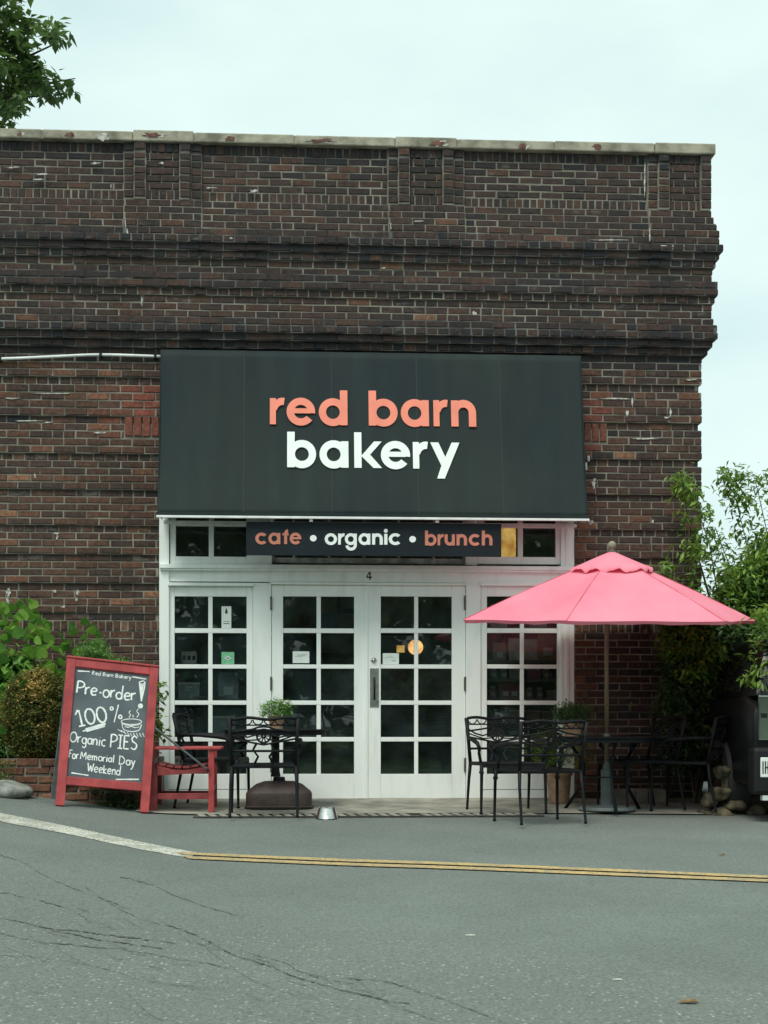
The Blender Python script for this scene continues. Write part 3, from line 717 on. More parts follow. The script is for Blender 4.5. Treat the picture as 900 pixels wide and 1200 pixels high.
def slab(name, px0, py0, px1, py1, Y, th, m='white', parent=bld, bevel=.003):
    mid = (px0+px1)/2; b_ = MB(); b_.box(P(px0, 800, Y).x, P(px1, 800, Y).x, Y, Y+th, P(mid, py1, Y).z, P(mid, py0, Y).z)
    return b_.build(name, m, parent, bevel=bevel)
slab('frame_post', 186.5, 560, 198, 939, YF-.02, .16); slab('frame_post', 296.5, 683, 317.8, 939, YF-.005, .12)
slab('frame_post', 546, 683, 563.5, 939, YF-.005, .12); slab('frame_post', 657.5, 560, 673, 939, YF-.02, .16)
slab('frame_post', 663, 560, 667, 939, YF-.028, .012)
slab('frame_header', 198.2, 668.5, 657.3, 682.5, YF+.004, .11)
slab('frame_ledge', 187, 662.2, 672.5, 667.2, YF-.06, .19); slab('ledge_moulding', 187.5, 667.4, 672, 669.6, YF-.045, .05)
slab('door_head_moulding', 316.5, 682.7, 547, 685.3, YF-.03, .14); slab('window_head_moulding', 196.5, 682.7, 297.5, 686.5, YF-.035, .12); slab('window_head_moulding', 563, 682.7, 658.5, 686.5, YF-.035, .12)
# side windows
wl = frame_grid('side_window', bld, 198.2, 687, 296.3, 925, [(204.5, 244), (249, 289)], RW, YF+.012, .045)
slab('window_base_panel', 198.2, 925.5, 296.3, 939.5, YF+.016, .09)
wr = frame_grid('side_window', bld, 563.7, 687, 657.3, 925, [(570.6, 609.6), (614.2, 653)], RW, YF+.012, .045)
slab('window_base_panel', 563.7, 925.5, 657.3, 939.5, YF+.016, .09)
# doors
dl = frame_grid('door', bld, 318.2, 685.6, 428.6, 937.3, [(331.7, 371), (376, 415)], RW, YF+.01, .045)
dr_ = frame_grid('door', bld, 429.6, 685.6, 545.4, 937.3, [(446.2, 485.5), (490.2, 529.5)], RW, YF+.01, .045)
slab('astragal', 427.2, 686, 431.2, 937, YF-.002, .012)
for par, px, ys2 in ((dl, 317.6, ((699, 715), (793, 809), (889, 905))), (dr_, 545.2, ((698, 715), (793, 810), (888, 905)))):
    for a, b_ in ys2:
        p, q2 = P(px, a, YF), P(px, b_, YF); h = MB(); h.tube([(p.x, YF-.004, q2.z), (p.x, YF-.004, p.z)], .009, 8); h.box(p.x-.012, p.x+.012, YF+.003, YF+.0095, q2.z+.01, p.z-.01)
        h.build('hinge', 'hinge', par)
p0_, p1_ = P(433.5, 783, YF), P(444, 828.5, YF); h = MB(); h.box(p0_.x, p1_.x, YF+.004, YF+.0099, p1_.z, p0_.z); pl = h.build('push_plate', 'steel', dr_, bevel=.001)
a, b_ = P(438.7, 794, YF), P(438.7, 820, YF); h = MB(); h.tube([(a.x, YF+.005, a.z), (a.x, YF-.04, a.z-.012), (a.x, YF-.04, b_.z+.012), (a.x, YF+.005, b_.z)], .0085, 8); h.build('pull_handle', 'black_iron', dr_, smooth_=True)
a = P(438, 773.5, YF); h = MB(); h.lathe([(.024, 0), (.026, .004), (.02, .014), (.012, .016), (.012, .02), (.001, .02)], 20)
h.v = [(a.x+v[0], YF+.0095-v[2], a.z+v[1]) for v in h.v]; h.build('lock', 'steel', dr_, smooth_=True)
# transoms
YT = YF+.02
tz = [(560, 611.5), (616.5, 652.2)]
tl = frame_grid('transom_window', bld, 199, 548, 306, 661, [(206, 244.6), (250.5, 289)], tz, YT-.012, .05, 'white')
tm = frame_grid('transom_window', bld, 319, 548, 545.5, 660.5, [(322, 343), (346, 384), (387, 425), (428, 466), (469, 507), (510, 542)], [(560, 654)], YT+.04, .045, 'white_grey')
tr_ = frame_grid('transom_window', bld, 560, 548, 657, 661, [(567.5, 607), (613, 651.3)], [(560, 613.5), (618.5, 652.6)], YT-.012, .05, 'white')
slab('transom_post', 306.3, 548, 318.7, 661.8, YT-.02, .1); slab('transom_post', 545.8, 548, 559.7, 661.8, YT-.02, .1)
slab('lintel', 180, 530, 680, 546, YF-.01, .3, 'dark')
slab('door_sill', 190, 939.6, 668, 943.5, YF-.03, .16, 'concrete')
# number plate over the doors
hn = empty('house_number', P(431, 682, YF), label='small white plate with a black 4 above the double doors', cat='number plate')
o0 = hn.location
p0_, p1_ = P(426, 667.8, YF)-o0, P(437.5, 682.4, YF)-o0; h = MB(); h.box(p0_.x, p1_.x, -.012, .003, p1_.z, p0_.z); h.build('plate', 'white', hn)
h = MB(); u = (p1_.x-p0_.x); cx0 = p0_.x+u*.28; w4 = u*.54; z0 = p1_.z+.022; H4 = .078
fr = lambda a, b_, w_: (cx0+a*w4, -.0125-w_, z0+b_*H4)
h.prism([(.55, 0), (.82, 0), (.82, 1), (.55, 1)], fr, .002); h.prism([(0, .22), (1.05, .22), (1.05, .38), (0, .38)], fr, .0016); h.prism([(0, .38), (.22, .38), (.6, .84), (.55, 1)], fr, .0012)
h.build('numeral', 'ink', hn)
# interior
h = MB(); h.box(OX0-1.2, OX1+.6, .34, 5.0, -.04, -.006); h.build('interior_floor', 'floor_in', bld)
h = MB(); h.box(OX0-1.2, OX1+.6, 5.0, 5.1, -.04, 3.4); h.box(OX0-1.3, OX0-1.21, .34, 4.99, -.04, 3.4); h.box(OX1+.61, OX1+.7, .34, 4.99, -.04, 3.4); h.build('interior_wall', 'interior', bld)
h = MB(); h.box(OX0-1.2, OX1+.6, .34, 4.99, 3.41, 3.5); h.build('interior_ceiling', 'interior', bld)
# ================================================================== LETTERS
S_ = .285
def glyph(mb, ch, fr, d):
    """geometric bold lower-case letter, x-height 1; each stroke a hair prouder than the last"""
    k = [0]
    def D():
        k[0] += 1; return d + .0004*k[0]
    rc = lambda x0, y0, x1, y1: mb.prism([(x0, y0), (x1, y0), (x1, y1), (x0, y1)], fr, D())
    po = lambda *p: mb.prism(p, fr, D())
    rg = lambda cx, cy, ro, ri, a0=0, a1=360: mb.ring(cx, cy, ro, ri, a0, a1, fr, D(), 32 if a1-a0 > 200 else 16)
    s = S_
    if ch == 'r': rc(0, 0, s, 1); rg(.60, .46, .56, .285, 80, 165); return .70
    if ch == 'e': rg(.53, .5, .535, .262, -7, 322); rc(.2, .435, .9, .625); return 1.07
    if ch in 'dab':
        if ch == 'd': rg(.53, .5, .535, .262); rc(.8, 0, 1.085, 1.34); return 1.09
        if ch == 'a': rg(.53, .5, .535, .262); rc(.8, 0, 1.085, 1.0); return 1.09
        rg(.555, .5, .535, .262); rc(0, 0, s, 1.34); return 1.09
    if ch in 'nh': rc(0, 0, s, 1 if ch == 'n' else 1.34); rg(.49, .53, .495, .205, 0, 170); rc(.695, 0, .985, .531); return .985
    if ch == 'u': rc(.695, 0, .98, 1); rg(.49, .47, .495, .205, 180, 350); rc(-.005, .469, .285, 1); return .98
    if ch == 'k': rc(0, 0, s, 1.34); po((s, .46), (.78, 1.0), (1.08, 1.0), (.62, .5), (1.08, 0), (.75, 0), (s, .44)); return 1.08
    if ch == 'y': po((0, 1), (.31, 1), (.565, .45), (.82, 1), (1.12, 1), (.53, -.36), (.24, -.36), (.41, .13)); return 1.12
    if ch == 'c': rg(.53, .5, .535, .262, 42, 318); return .93
    if ch == 'o': rg(.53, .5, .535, .262); return 1.07
    if ch == 'g': rg(.53, .5, .535, .262); rc(.8, -.02, 1.085, 1.0); rg(.56, -.01, .525, .25, 190, 360); return 1.09
    if ch == 'f': rc(.16, 0, .445, .98); rg(.56, .94, .40, .12, 95, 176); rc(0, .78, .6, .98); return .62
    if ch == 'i': rc(0, 0, s, .98); rg(.142, 1.25, .175, .0005); return s
    if ch == '.': rg(.3, .5, .30, .0005); return .6

# ------------------------------------------------------------------ awning
YT1, YB1 = -.16, -.48
tl_ = P(188, 410, YT1); tr2 = P(681, 416.5, YT1); bl_ = P(184.5, 604.5, YB1); br_ = P(689, 607, YB1)
zt_, zb_ = (tl_.z+tr2.z)/2, (bl_.z+br_.z)/2; xl_ = (tl_.x+bl_.x)/2; xr_ = (tr2.x+br_.x)/2
awn = empty('awning', (xl_, 0, zb_), label='large dark green shop awning with red and white lettering above the doors', cat='awning')
up = Vector((0, YT1-YB1, zt_-zb_)); UL = up.length; up.normalize(); nrm = Vector((0, -up.z, up.y)); A0 = Vector((0, YB1, 0))
q = MB(); nu, nv = 120, 24
for j in range(nv+1):
    for i in range(nu+1):
        u = i/nu; v = j/nv
        sag = .010*math.sin(math.pi*v)*(1+.5*math.sin(u*9)) + .0025*math.sin(u*37)*(1-v) + .0022*math.sin(u*71+4*v)*math.sin(5*v+u*11)
        p = A0+Vector((u*(xr_-xl_), 0, 0))+up*(v*UL)-nrm*sag; q.v.append(tuple(p))
q.f = [(j*(nu+1)+i, j*(nu+1)+i+1, (j+1)*(nu+1)+i+1, (j+1)*(nu+1)+i) for j in range(nv) for i in range(nu)]
cv = q.build('canvas', 'canvas', awn, smooth_=True); sm = cv.modifiers.new('s', 'SOLIDIFY'); sm.thickness = .006; sm.offset = -1
for ex in (.006, xr_-xl_-.006):
    q = MB(); a = A0+Vector((ex, .004, 0)); b_ = a+up*UL
    q.prism([(a.y, a.z), (b_.y, b_.z), (-.0, b_.z), (-.04, b_.z-.06), (-.04, a.z+.02)], lambda u, v, w_, ex=ex: (ex+w_-.002, u, v), .004); q.build('side_panel', 'canvas', awn)
q = MB(); q.box(-.01, xr_-xl_+.012, YB1-.012, YB1+.014, -.022, -.001); q.build('front_bar', 'conduit', awn, bevel=.003)
q = MB(); q.box(.02, xr_-xl_-.02, -.045, -.02, -.02, .01); q.build('rear_bar', 'conduit', awn)
for px in (364.5, 512.5):
    a = P(px, 609, YB1+.01); q = MB(); q.box(a.x-xl_-.015, a.x-xl_+.015, YB1+.012, YB1+.03, -.045, -.023); q.build('hanger', 'conduit', awn)
def sagat(u, v): return .010*math.sin(math.pi*v)*(1+.5*math.sin(u*9)) + .0025*math.sin(u*37)*(1-v) + .0022*math.sin(u*71+4*v)*math.sin(5*v+u*11)
for u in (.197, .402, .603, .802):
    q = MB()
    for j in range(17):
        v = j/16
        for du in (-.0012, .0012): q.v.append(tuple(A0+Vector(((u+du)*(xr_-xl_), 0, 0))+up*(v*UL)-nrm*(sagat(u, v)-.0018)))
    q.f = [(2*j, 2*j+1, 2*j+3, 2*j+2) for j in range(16)]; q.build('seam', 'canvas_seam', awn)
# seams lie inside the cloth's sag; keep them as a faint raised hem at top and bottom only
q = MB(); q.box(.0, xr_-xl_, YB1-.006, YB1-.002, .004, .03); q.build('hem', 'canvas', awn)
RW0 = Vector((xl_, 0, zb_))
def aw_letter(ch, px0, px1, base, xh, m):
    o_ = PP(px0, base, RW0+A0, nrm); e_ = PP(px1, base, RW0+A0, nrm); t_ = PP(px0, base-xh, RW0+A0, nrm)
    Sv = (t_-o_).length; tmp = MB(); wd = glyph(tmp, ch, lambda u, v, w_: (u, v, w_), .001); Sh = (e_.x-o_.x)/wd
    o_ = o_-RW0; mb = MB(); dd = -.006
    fr = lambda u, v, w_: tuple(o_ + Vector((u*Sh, 0, 0)) + up*(v*Sv) + nrm*(w_+dd))
    glyph(mb, ch, fr, .010); mb.build('letter', m, awn)
for ch, a, b_, y in (('r', 316.2, 333.7, 497.2), ('e', 336, 369.5, 497.6), ('d', 373.8, 407.5, 498.2), ('b', 432.2, 466.2, 498.8), ('a', 470, 503, 499.3), ('r', 508.2, 525.4, 499.6), ('n', 529, 558.2, 499.9)):
    aw_letter(ch, a, b_, y, 30.5, 'salmon')
for ch, a, b_, y in (('b', 336.5, 370.5, 547.6), ('a', 374.6, 408.6, 548), ('k', 415.3, 447.6, 548.3), ('e', 446.7, 481, 548.8), ('r', 484.2, 502, 549.2), ('y', 504.8, 539, 549.6)):
    aw_letter(ch, a, b_, y, 31, 'letter_white')
# ------------------------------------------------------------------ hanging sign
YS = -.43
p0_, p1_ = P(288.5, 611.5, YS), P(587.5, 652.5, YS)
sg = empty('hanging_sign', (p0_.x, YS, p1_.z), label='long narrow dark sign reading cafe organic brunch under the awning', cat='sign')
W_, H_ = p1_.x-p0_.x, p0_.z-p1_.z
q = MB(); q.box(0, W_, 0, .025, 0, H_); q.build('board', 'sign_navy', sg, bevel=.003)
for u in (.1, .9):
    q = MB(); q.tube([(W_*u, .012, H_), (W_*u, .012, H_+.03)], .006, 6); q.build('bracket', 'conduit', sg)
def sg_letter(ch, px0, px1, base, xh, m):
    o_ = P(px0, base, YS)-sg.location; e_ = P(px1, base, YS)-sg.location; t_ = P(px0, base-xh, YS)-sg.location
    wd = glyph(MB(), ch, lambda u, v, w_: (u, v, w_), .001); Sh = (e_.x-o_.x)/wd; Sv = t_.z-o_.z; mb = MB()
    glyph(mb, ch, lambda u, v, w_: (o_.x+u*Sh, -w_, o_.z+v*Sv), .004); mb.build('letter' if ch != '.' else 'dot', m, sg)
for ch, a, b_ in (('c', 299.3, 312.2), ('a', 314.6, 328.6), ('f', 331, 338.6), ('e', 339.5, 353.2)): sg_letter(ch, a, b_, 637.6, 13, 'salmon_dull')
sg_letter('.', 363.2, 371, 637, 12.5, 'letter_white')
for ch, a, b_ in (('o', 380.6, 395), ('r', 396.2, 404), ('g', 404.2, 418.2), ('a', 420.2, 434), ('n', 436, 448.6), ('i', 450.2, 454), ('c', 455.6, 469)): sg_letter(ch, a, b_, 638.3, 13, 'letter_white')
sg_letter('.', 479.6, 487.4, 638.2, 12.5, 'letter_white')
for ch, a, b_ in (('b', 498, 511.5), ('r', 512.8, 520), ('u', 521, 533), ('n', 535, 547.2), ('c', 549.3, 562), ('h', 564.6, 577)): sg_letter(ch, a, b_, 639.2, 13, 'salmon_dull')

# ================================================================== PAPERS ON THE GLASS, LAMPS
def card(name, px0, py0, px1, py1, Y, m, label, cat, marks=(), ink='ink'):
    a, b_ = P(px0, py0, Y), P(px1, py1, Y); r_ = empty(name, (a.x, Y, b_.z), label=label, cat=cat); W, H = b_.x-a.x, a.z-b_.z
    q = MB(); q.box(0, W, 0, .002, 0, H); q.build('sheet', m, r_)
    if marks:
        q = MB()
        for (u0, v0, u1, v1) in marks: q.box(W*u0, W*u1, -.001, -.0002, H*v0, H*v1)
        q.build('print', ink, r_)
YG = YF+.03
ln = lambda v, us: [(a, v, b_, v+.035) for a, b_ in us]
M['pencil'] = mat('pencil_grey', (.33, .37, .36), .9, .1, 30)
card('paper_notice', 343, 763.3, 362.5, 777, YG, 'paper', 'white paper notice taped inside the left door', 'notice', ln(.72, ((.15, .4), (.45, .85)))+ln(.55, ((.12, .6),))+ln(.62, ((.3, .8),)), 'pencil')
card('paper_notice', 448.5, 765.5, 467.5, 778.3, YG, 'paper', 'white paper notice beside the lock in the right door', 'notice', ln(.72, ((.25, .6),))+ln(.58, ((.12, .35), (.4, .8)))+ln(.35, ((.55, .85),))+ln(.28, ((.6, .8),)), 'pencil')
card('window_tag', 259.6, 710.5, 271, 736, YG, 'paper', 'tall pale tag with a dark droplet in the left window', 'tag', ((.38, .66, .62, .82), (.44, .82, .56, .9), (.2, .2, .8, .23), (.2, .3, .8, .32)), 'ink')
card('green_card', 259.5, 764, 274.5, 778.4, YG, 'green_paper', 'small green card in the left window', 'card', ((.4, .35, .6, .65), (.25, .45, .75, .55)), 'paper')
card('switch_plate', 202.5, 886, 215.8, 902, YG-.005, 'steel', 'small grey outlet plate seen behind the red chair', 'plate', ((.3, .55, .42, .8), (.6, .5, .72, .75), (.3, .15, .42, .4), (.62, .15, .72, .35)), 'ink')
def lamp(px, py, Y, r_, label):
    c = P(px, py, Y); e = empty('pendant_lamp', c, label=label, cat='lamp')
    q = MB(); q.lathe([(r_*math.sin(math.pi*k/12)+.0005, -r_*math.cos(math.pi*k/12)) for k in range(13)], 20); q.build('globe', 'warm', e, smooth_=True)
    q = MB(); q.tube([(0, 0, r_), (0, 0, 3.4-c.z)], .004, 6); q.build('cord', 'plastic_black', e)
lamp(487, 758.5, 2.6, .083, 'glowing round globe lamp seen through the right door')
c = P(469.5, 760.5, 3.4); e = empty('wall_lamp', c, label='small square glowing wall lamp left of the round globe lamp', cat='lamp')
MB().box(-.045, .045, -.02, .02, -.04, .04).build('shade', 'warm2', e); MB().box(-.02, .02, .021, 1.6, -.02, .02).build('arm', 'plastic_black', e)
c = P(588, 635, .5); e = empty('lit_lightbox', (c.x, .5, c.z), label='warm gold lamp shade glowing behind the right transom window', cat='lamp')
q = MB(); q.lathe([(.11, -.19), (.135, -.17), (.135, .13), (.11, .15)], 20); q.build('shade', 'warm2', e); MB().tube([(0, 0, .151), (0, 0, 3.4-c.z)], .005, 6).build('cord', 'plastic_black', e)

# ================================================================== GOODS INSIDE THE WINDOWS
M['jar_glass'] = mat('jar', (.3, .32, .3), .25, .35, 20); M['kraft'] = mat('kraft_bag', (.42, .31, .19), .8, .2, 14); M['cream'] = mat('cream_card', (.7, .66, .55), .8, .15, 12)
M['wine'] = mat('dark_red_tin', (.34, .05, .09), .5, .2, 14); M['shelf_wood'] = mat('shelf_wood', (.2, .18, .15), .6, .3, 6, stretch=(1, 8, 8)); M['plastic_clear'] = mat('plastic_box', (.32, .36, .38), .25, .3, 18)
def goods(kind, px, py, Y, s, m, label, group):
    c = P(px, py, Y)
    if kind == 'jar':
        e = empty('jar', c, label=label, cat='jar', group=group); q = MB(); q.lathe([(.04*s, 0), (.042*s, .01), (.042*s, .085*s), (.03*s, .1*s)], 14); q.build('body', m, e, smooth_=True)
        q = MB(); q.lathe([(.033*s, .1*s+.001), (.033*s, .12*s)], 14); q.build('lid', 'steel', e); q = MB(); q.box(-.022*s, .022*s, -.044*s, -.03*s, .03*s, .065*s); q.build('paper_label', 'cream', e)
    elif kind == 'bag':
        e = empty('paper_bag', c, label=label, cat='bag', group=group); q = MB(); i = 0
        q.v = [(-.06*s, -.04*s, 0), (.06*s, -.04*s, 0), (.06*s, .04*s, 0), (-.06*s, .04*s, 0), (-.065*s, -.035*s, .1*s), (.065*s, -.035*s, .1*s), (.065*s, .035*s, .1*s), (-.065*s, .035*s, .1*s), (-.06*s, -.004, .17*s), (.055*s, -.004, .17*s), (.055*s, .004, .17*s), (-.06*s, .004, .17*s)]
        q.f = [(0, 3, 2, 1), (8, 9, 10, 11)]+[(a+b0, (a+1) % 4+b0, (a+1) % 4+b0+4, a+b0+4) for b0 in (0, 4) for a in range(4)]
        q.build('bag_body', m, e); q = MB(); q.box(-.03*s, .03*s, -.046*s, -.038*s, .03*s, .08*s); q.build('paper_label', 'paper', e)
    else:
        e = empty('tin_box', c, label=label, cat='box', group=group); q = MB(); q.box(-.07*s, .07*s, -.05*s, .05*s, 0, .1*s); q.build('box_body', m, e, bevel=.004); q = MB(); q.box(-.072*s, .072*s, -.052*s, .052*s, .1*s+.001, .115*s); q.build('lid', 'cream', e)
        if 'dark squares' in label:
            for u in (-.045, 0, .045): q = MB(); q.box(u-.014, u+.014, -.054, -.0505, .035, .075); q.build('square', 'ink', e)
    return e
def shelf(px0, px1, ys_, Y, label):
    a, b_ = P(px0, 800, Y), P(px1, 800, Y); e = empty('shelf_unit', (a.x, Y, 0), label=label, cat='shelf')
    for y in ys_: q = MB(); z = P((px0+px1)/2, y, Y).z; q.box(.02, b_.x-a.x-.02, -.1, .3, z-.025, z); q.build('shelf', 'shelf_wood', e)
    for x in (0, b_.x-a.x-.02): q = MB(); q.box(x, x+.0195, -.1, .3, -.005, P(0, ys_[0]-45, Y).z); q.build('side', 'shelf_wood', e)
    q = MB(); q.box(0, b_.x-a.x, .301, .32, -.005, P(0, ys_[0]-45, Y).z); q.build('back_panel', 'dark', e)
shelf(558, 676, (736, 774, 796, 819, 846, 876), .42, 'dark shelves of groceries behind the right window')
gr_ = 'groceries on the shelves behind the right window'
sh = [('bag', 585, 774, 1.0, 'kraft'), ('bag', 605, 774, 1.25, 'cream'), ('bag', 622, 774, 1.2, 'cream'), ('bag', 641, 774, 1.5, 'kraft'),
      ('jar', 578, 796, .9, 'jar_glass'), ('jar', 590, 796, .9, 'jar_glass'), ('box', 603, 796, .8, 'plastic_clear'), ('box', 625, 796, .9, 'wine'), ('jar', 640, 796, .9, 'jar_glass'),
      ('jar', 577, 819, 1, 'plastic_clear'), ('bag', 592, 819, .9, 'wine'), ('bag', 602, 819, .9, 'wine'), ('jar', 620, 819, .9, 'kraft'), ('jar', 632, 819, .9, 'jar_glass'), ('box', 646, 819, .7, 'kraft'),
      ('jar', 580, 846, 1, 'jar_glass'), ('jar', 592, 846, 1.2, 'plastic_clear'), ('box', 605, 846, 1, 'kraft'), ('box', 624, 846, .95, 'kraft'), ('box', 642, 846, .9, 'kraft'),
      ('box', 582, 876, 1, 'plastic_clear'), ('jar', 600, 876, 1, 'jar_glass'), ('box', 625, 876, 1.1, 'kraft'), ('bag', 584, 736, 1.3, 'plastic_clear'), ('bag', 630, 736, 1.3, 'plastic_clear')]
for nm, ys2 in (('upper', ()),): pass
lab = {'jar': 'lidded jar with a pale label on the shelves behind the right window', 'bag': 'filled packet bag on the shelves behind the right window', 'box': 'small lidded box on the shelves behind the right window'}
rown = {736: 'topmost shelf', 774: 'second shelf down', 796: 'third shelf down', 819: 'fourth shelf down', 846: 'fifth shelf down', 876: 'bottom shelf'}
coln = {'kraft': 'brown', 'cream': 'cream', 'jar_glass': 'dark glass', 'plastic_clear': 'grey', 'wine': 'wine red'}; kn = {'jar': 'jar', 'bag': 'bag', 'box': 'box'}; on_ = ('leftmost', 'second from left', 'third from left', 'fourth from left', 'fifth from left', 'sixth from left', 'seventh from left')
for k, px, py, s, m in sh:
    o2 = sorted(x[1] for x in sh if x[2] == py).index(px)
    goods(k, px, py, .42, s, m, '%s %s, %s on the %s behind the right window' % (coln[m], kn[k], on_[o2], rown[py]), gr_)
shelf(199, 294, (820, 862), .34, 'dark counter shelves behind the left window')
for (k, px, py, s, m, lb) in (('box', 222, 778, 1.0, 'cream', 'pale box with dark squares behind the left window'), ('box', 222, 820, 1.4, 'plastic_clear', 'grey box with white writing on the counter behind the left window'),
        ('bag', 268, 820, 1.5, 'plastic_clear', 'clear bag on the counter behind the left window'), ('box', 215, 862, 1.3, 'jar_glass', 'wide low box at the left of the lower shelf behind the left window'), ('box', 262, 862, 1.6, 'plastic_clear', 'larger low box on the lower shelf behind the left window')):
    e = goods(k, px, py, .3, s, m, lb, None)
    if py == 820 and k == 'box':
        q = MB()
        for (u, v, w2) in ((-.03, .11, .02), (.0, .11, .03), (-.03, .085, .015), (-.008, .085, .014)): q.box(u, u+w2, -.073, -.0705, v, v+.012)
        q.build('writing', 'paper', e)
q = MB(); a = P(222, 778, .3); sh2 = empty('wall_shelf', (a.x, .3, a.z-.02), label='small shelf under the pale box behind the left window', cat='shelf')
q.box(-.3, .5, -.1, .2, 0, .018); q.build('board', 'shelf_wood', sh2)
tb = empty('bread_board', P(246, 818.5, .4), label='round wooden board on the counter behind the left window', cat='board')
q = MB(); q.lathe([(.22, 0), (.23, .008), (.22, .016)], 24, rect=None); q.build('disc', 'pole_wood', tb)

ct = P(400, 900, 3.2); dc = empty('display_counter', (ct.x, 3.2, 0), label='dim shop counter seen deep inside behind the double doors', cat='counter')
q = MB(); q.box(-1.1, 1.5, 0, .6, 0, .92); q.build('counter_body', 'shelf_wood', dc, bevel=.01); q = MB(); q.box(-1.14, 1.54, -.04, .64, .921, .96); q.build('counter_top', 'cream', dc, bevel=.004)
q = MB(); q.box(-.3, 1.3, .1, .5, .9605, 1.35); q.build('glass_case', 'plastic_clear', dc)
for k, (px, py, w2, h2, lb) in enumerate(((352, 716, .5, .36, 'dim framed picture high on the back wall behind the left door'), (395, 742, .3, .3, 'small dim framed picture on the back wall at the right of the left door'), (458, 716, .36, .3, 'dim pale board on the back wall behind the right door'))):
    c = P(px, py, 4.97); e = empty('wall_picture', c, label=lb, cat='picture'); q = MB(); q.box(-w2, w2, -.02, .02, -h2, h2); q.build('picture_frame', 'dark', e); q = MB(); q.box(-w2+.05, w2-.05, -.026, -.0205, -h2+.05, h2-.05); q.build('picture_sheet', 'cream', e)
# ================================================================== CHAIRS AND TABLES
def make_chair(label, loc, rz, group='black patio chairs'):
    t = empty('patio_chair', loc, (0, 0, rz), label, 'chair', group); m = 'black_iron'; hw = .265
    by = lambda z: .23+(z-.42)*.2
    # back: posts, rails, scallops, medallion
    q = MB()
    for sx in (-1, 1): q.tube([(sx*hw*.97, by(.40), .40), (sx*hw, by(.6), .6), (sx*(hw+.01), by(.795), .795)], [.016, .015, .019], 8)
    bow = lambda x: -.0+.045*(1-(x/hw)**2)
    xs_ = [-hw+.53*k/12 for k in range(13)]
    q.tube([(x, by(.79)+bow(x), .795+.008*math.sin(k*.9)) for k, x in enumerate(xs_)], .0125, 8)
    q.tube([(x, by(.735)+bow(x), .742) for x in xs_], .006, 6)
    q.tube([(x, by(.72)+bow(x), .73-.045*abs(x/hw)**.7*(1 if abs(x) > .08 else .3)) for x in xs_], .008, 6)
    q.tube([(x, by(.60)+bow(x), .585+.05*(abs(x)/hw)) for x in xs_], .008, 6)
    q.tube([(x, by(.5)+bow(x), .535) for x in xs_], .010, 6)
    q.build('back_frame', m, t, smooth_=True)
    q = MB()
    for k in range(6):
        cx = -hw+.53*(k+.5)/6; pts = []
        for j in range(7):
            a = math.pi*j/6; x = cx+.04*math.cos(a); pts.append((x, by(.76)+bow(x), .785-.04*math.sin(a)))
        q.tube(pts, .0055, 5)
    q.build('scalloped_trim', m, t, smooth_=True)
    q = MB(); fr = lambda u, v, w_: (u, by(.655+v)+bow(u)+w_-.008, .655+v)
    q.ring(0, 0, .062, .046, 0, 360, fr, .016, 24); q.ring(0, 0, .022, .004, 0, 360, fr, .018, 12)
    for k in range(10):
        a = R(36*k); c, s = math.cos(a), math.sin(a); q.prism([(c*.018-s*.004, s*.018+c*.004), (c*.018+s*.004, s*.018-c*.004), (c*.05+s*.006, s*.05-c*.006), (c*.05-s*.006, s*.05+c*.006)], fr, .012)
    for sx in (-1, 1): # strands sweeping from the medallion to the posts
        q.tube([(sx*.06, by(.66)+bow(.06), .665), (sx*.13, by(.69)+bow(.13), .645), (sx*.2, by(.66)+bow(.2), .665), (sx*.262, by(.7), .70)], .007, 6)
        q.tube([(sx*.05, by(.62)+bow(.06), .625), (sx*.13, by(.6)+bow(.13), .62), (sx*.262, by(.66), .665)], .006, 6)
        q.tube([(sx*.055, by(.6)+bow(.05), .60), (sx*.085, by(.5)+bow(.08), .545), (sx*.045, by(.46)+bow(.05), .49), (sx*.075, by(.42)+.02, .43)], .010, 6)
    q.build('medallion', m, t, smooth_=2)
    # seat
    q = MB(); q.tube([(-hw, -.24, .415), (hw, -.24, .415), (hw*.97, .235, .41), (-hw*.97, .235, .41), (-hw, -.24, .415)], .015, 6)
    for k in range(11): x = -.22+.044*k; q.bar((x, -.23, .418-.012*math.sin(math.pi*.3)), (x, .23, .41), .018, .006)
    for k in range(9): y = -.2+.05*k; q.bar((-hw+.01, y, .421), (hw-.01, y, .421), .014, .005)
    q.box(-hw, hw, -.255, -.232, .385, .41); q.build('seat', m, t)
    for sx in (-1, 1):
        q = MB(); q.tube([(sx*hw, -.235, .41), (sx*(hw+.005), -.238, .36), (sx*(hw+.005), -.24, .345), (sx*(hw+.005), -.245, .33), (sx*(hw+.01), -.25, 0.02), (sx*(hw+.01), -.25, 0)], [.019, .016, .023, .014, .011, .016], 8); q.build('leg', m, t, smooth_=True)
        q = MB(); q.tube([(sx*hw*.97, .23, .41), (sx*hw, .25, .28), (sx*(hw+.005), .30, .02), (sx*(hw+.005), .30, 0)], [.016, .013, .011, .015], 8); q.build('leg', m, t, smooth_=True)
        q = MB(); q.tube([(sx*(hw+.003), by(.62), .62), (sx*(hw+.03), .12, .625), (sx*(hw+.035), -.08, .61), (sx*(hw+.03), -.2, .585), (sx*(hw+.02), -.225, .545), (sx*(hw+.01), -.17, .50), (sx*hw, -.2, .42)], [.014, .016, .019, .018, .014, .012, .013], 8); q.build('armrest', m, t, smooth_=True)
    return t
def at(px, py, up_=0.02): return GR(px, py, 0)+Vector((0, 0, .014 if py < 955 else .004))
def chair_at(label, bx, by_, rz):
    """the px/py of the middle of the pair of legs nearest the camera, then turned by rz; back leg line y=+.30, front y=-.25"""
    g_ = at(bx, by_); near = .30 if abs(rz) > R(90) else -.25
    off = Vector((0, near, 0)); off.rotate(Matrix.Rotation(rz, 3, 'Z')); c = g_-off; c.z = min(ground(c.x, c.y), 0)+.012; return make_chair(label, c, rz)
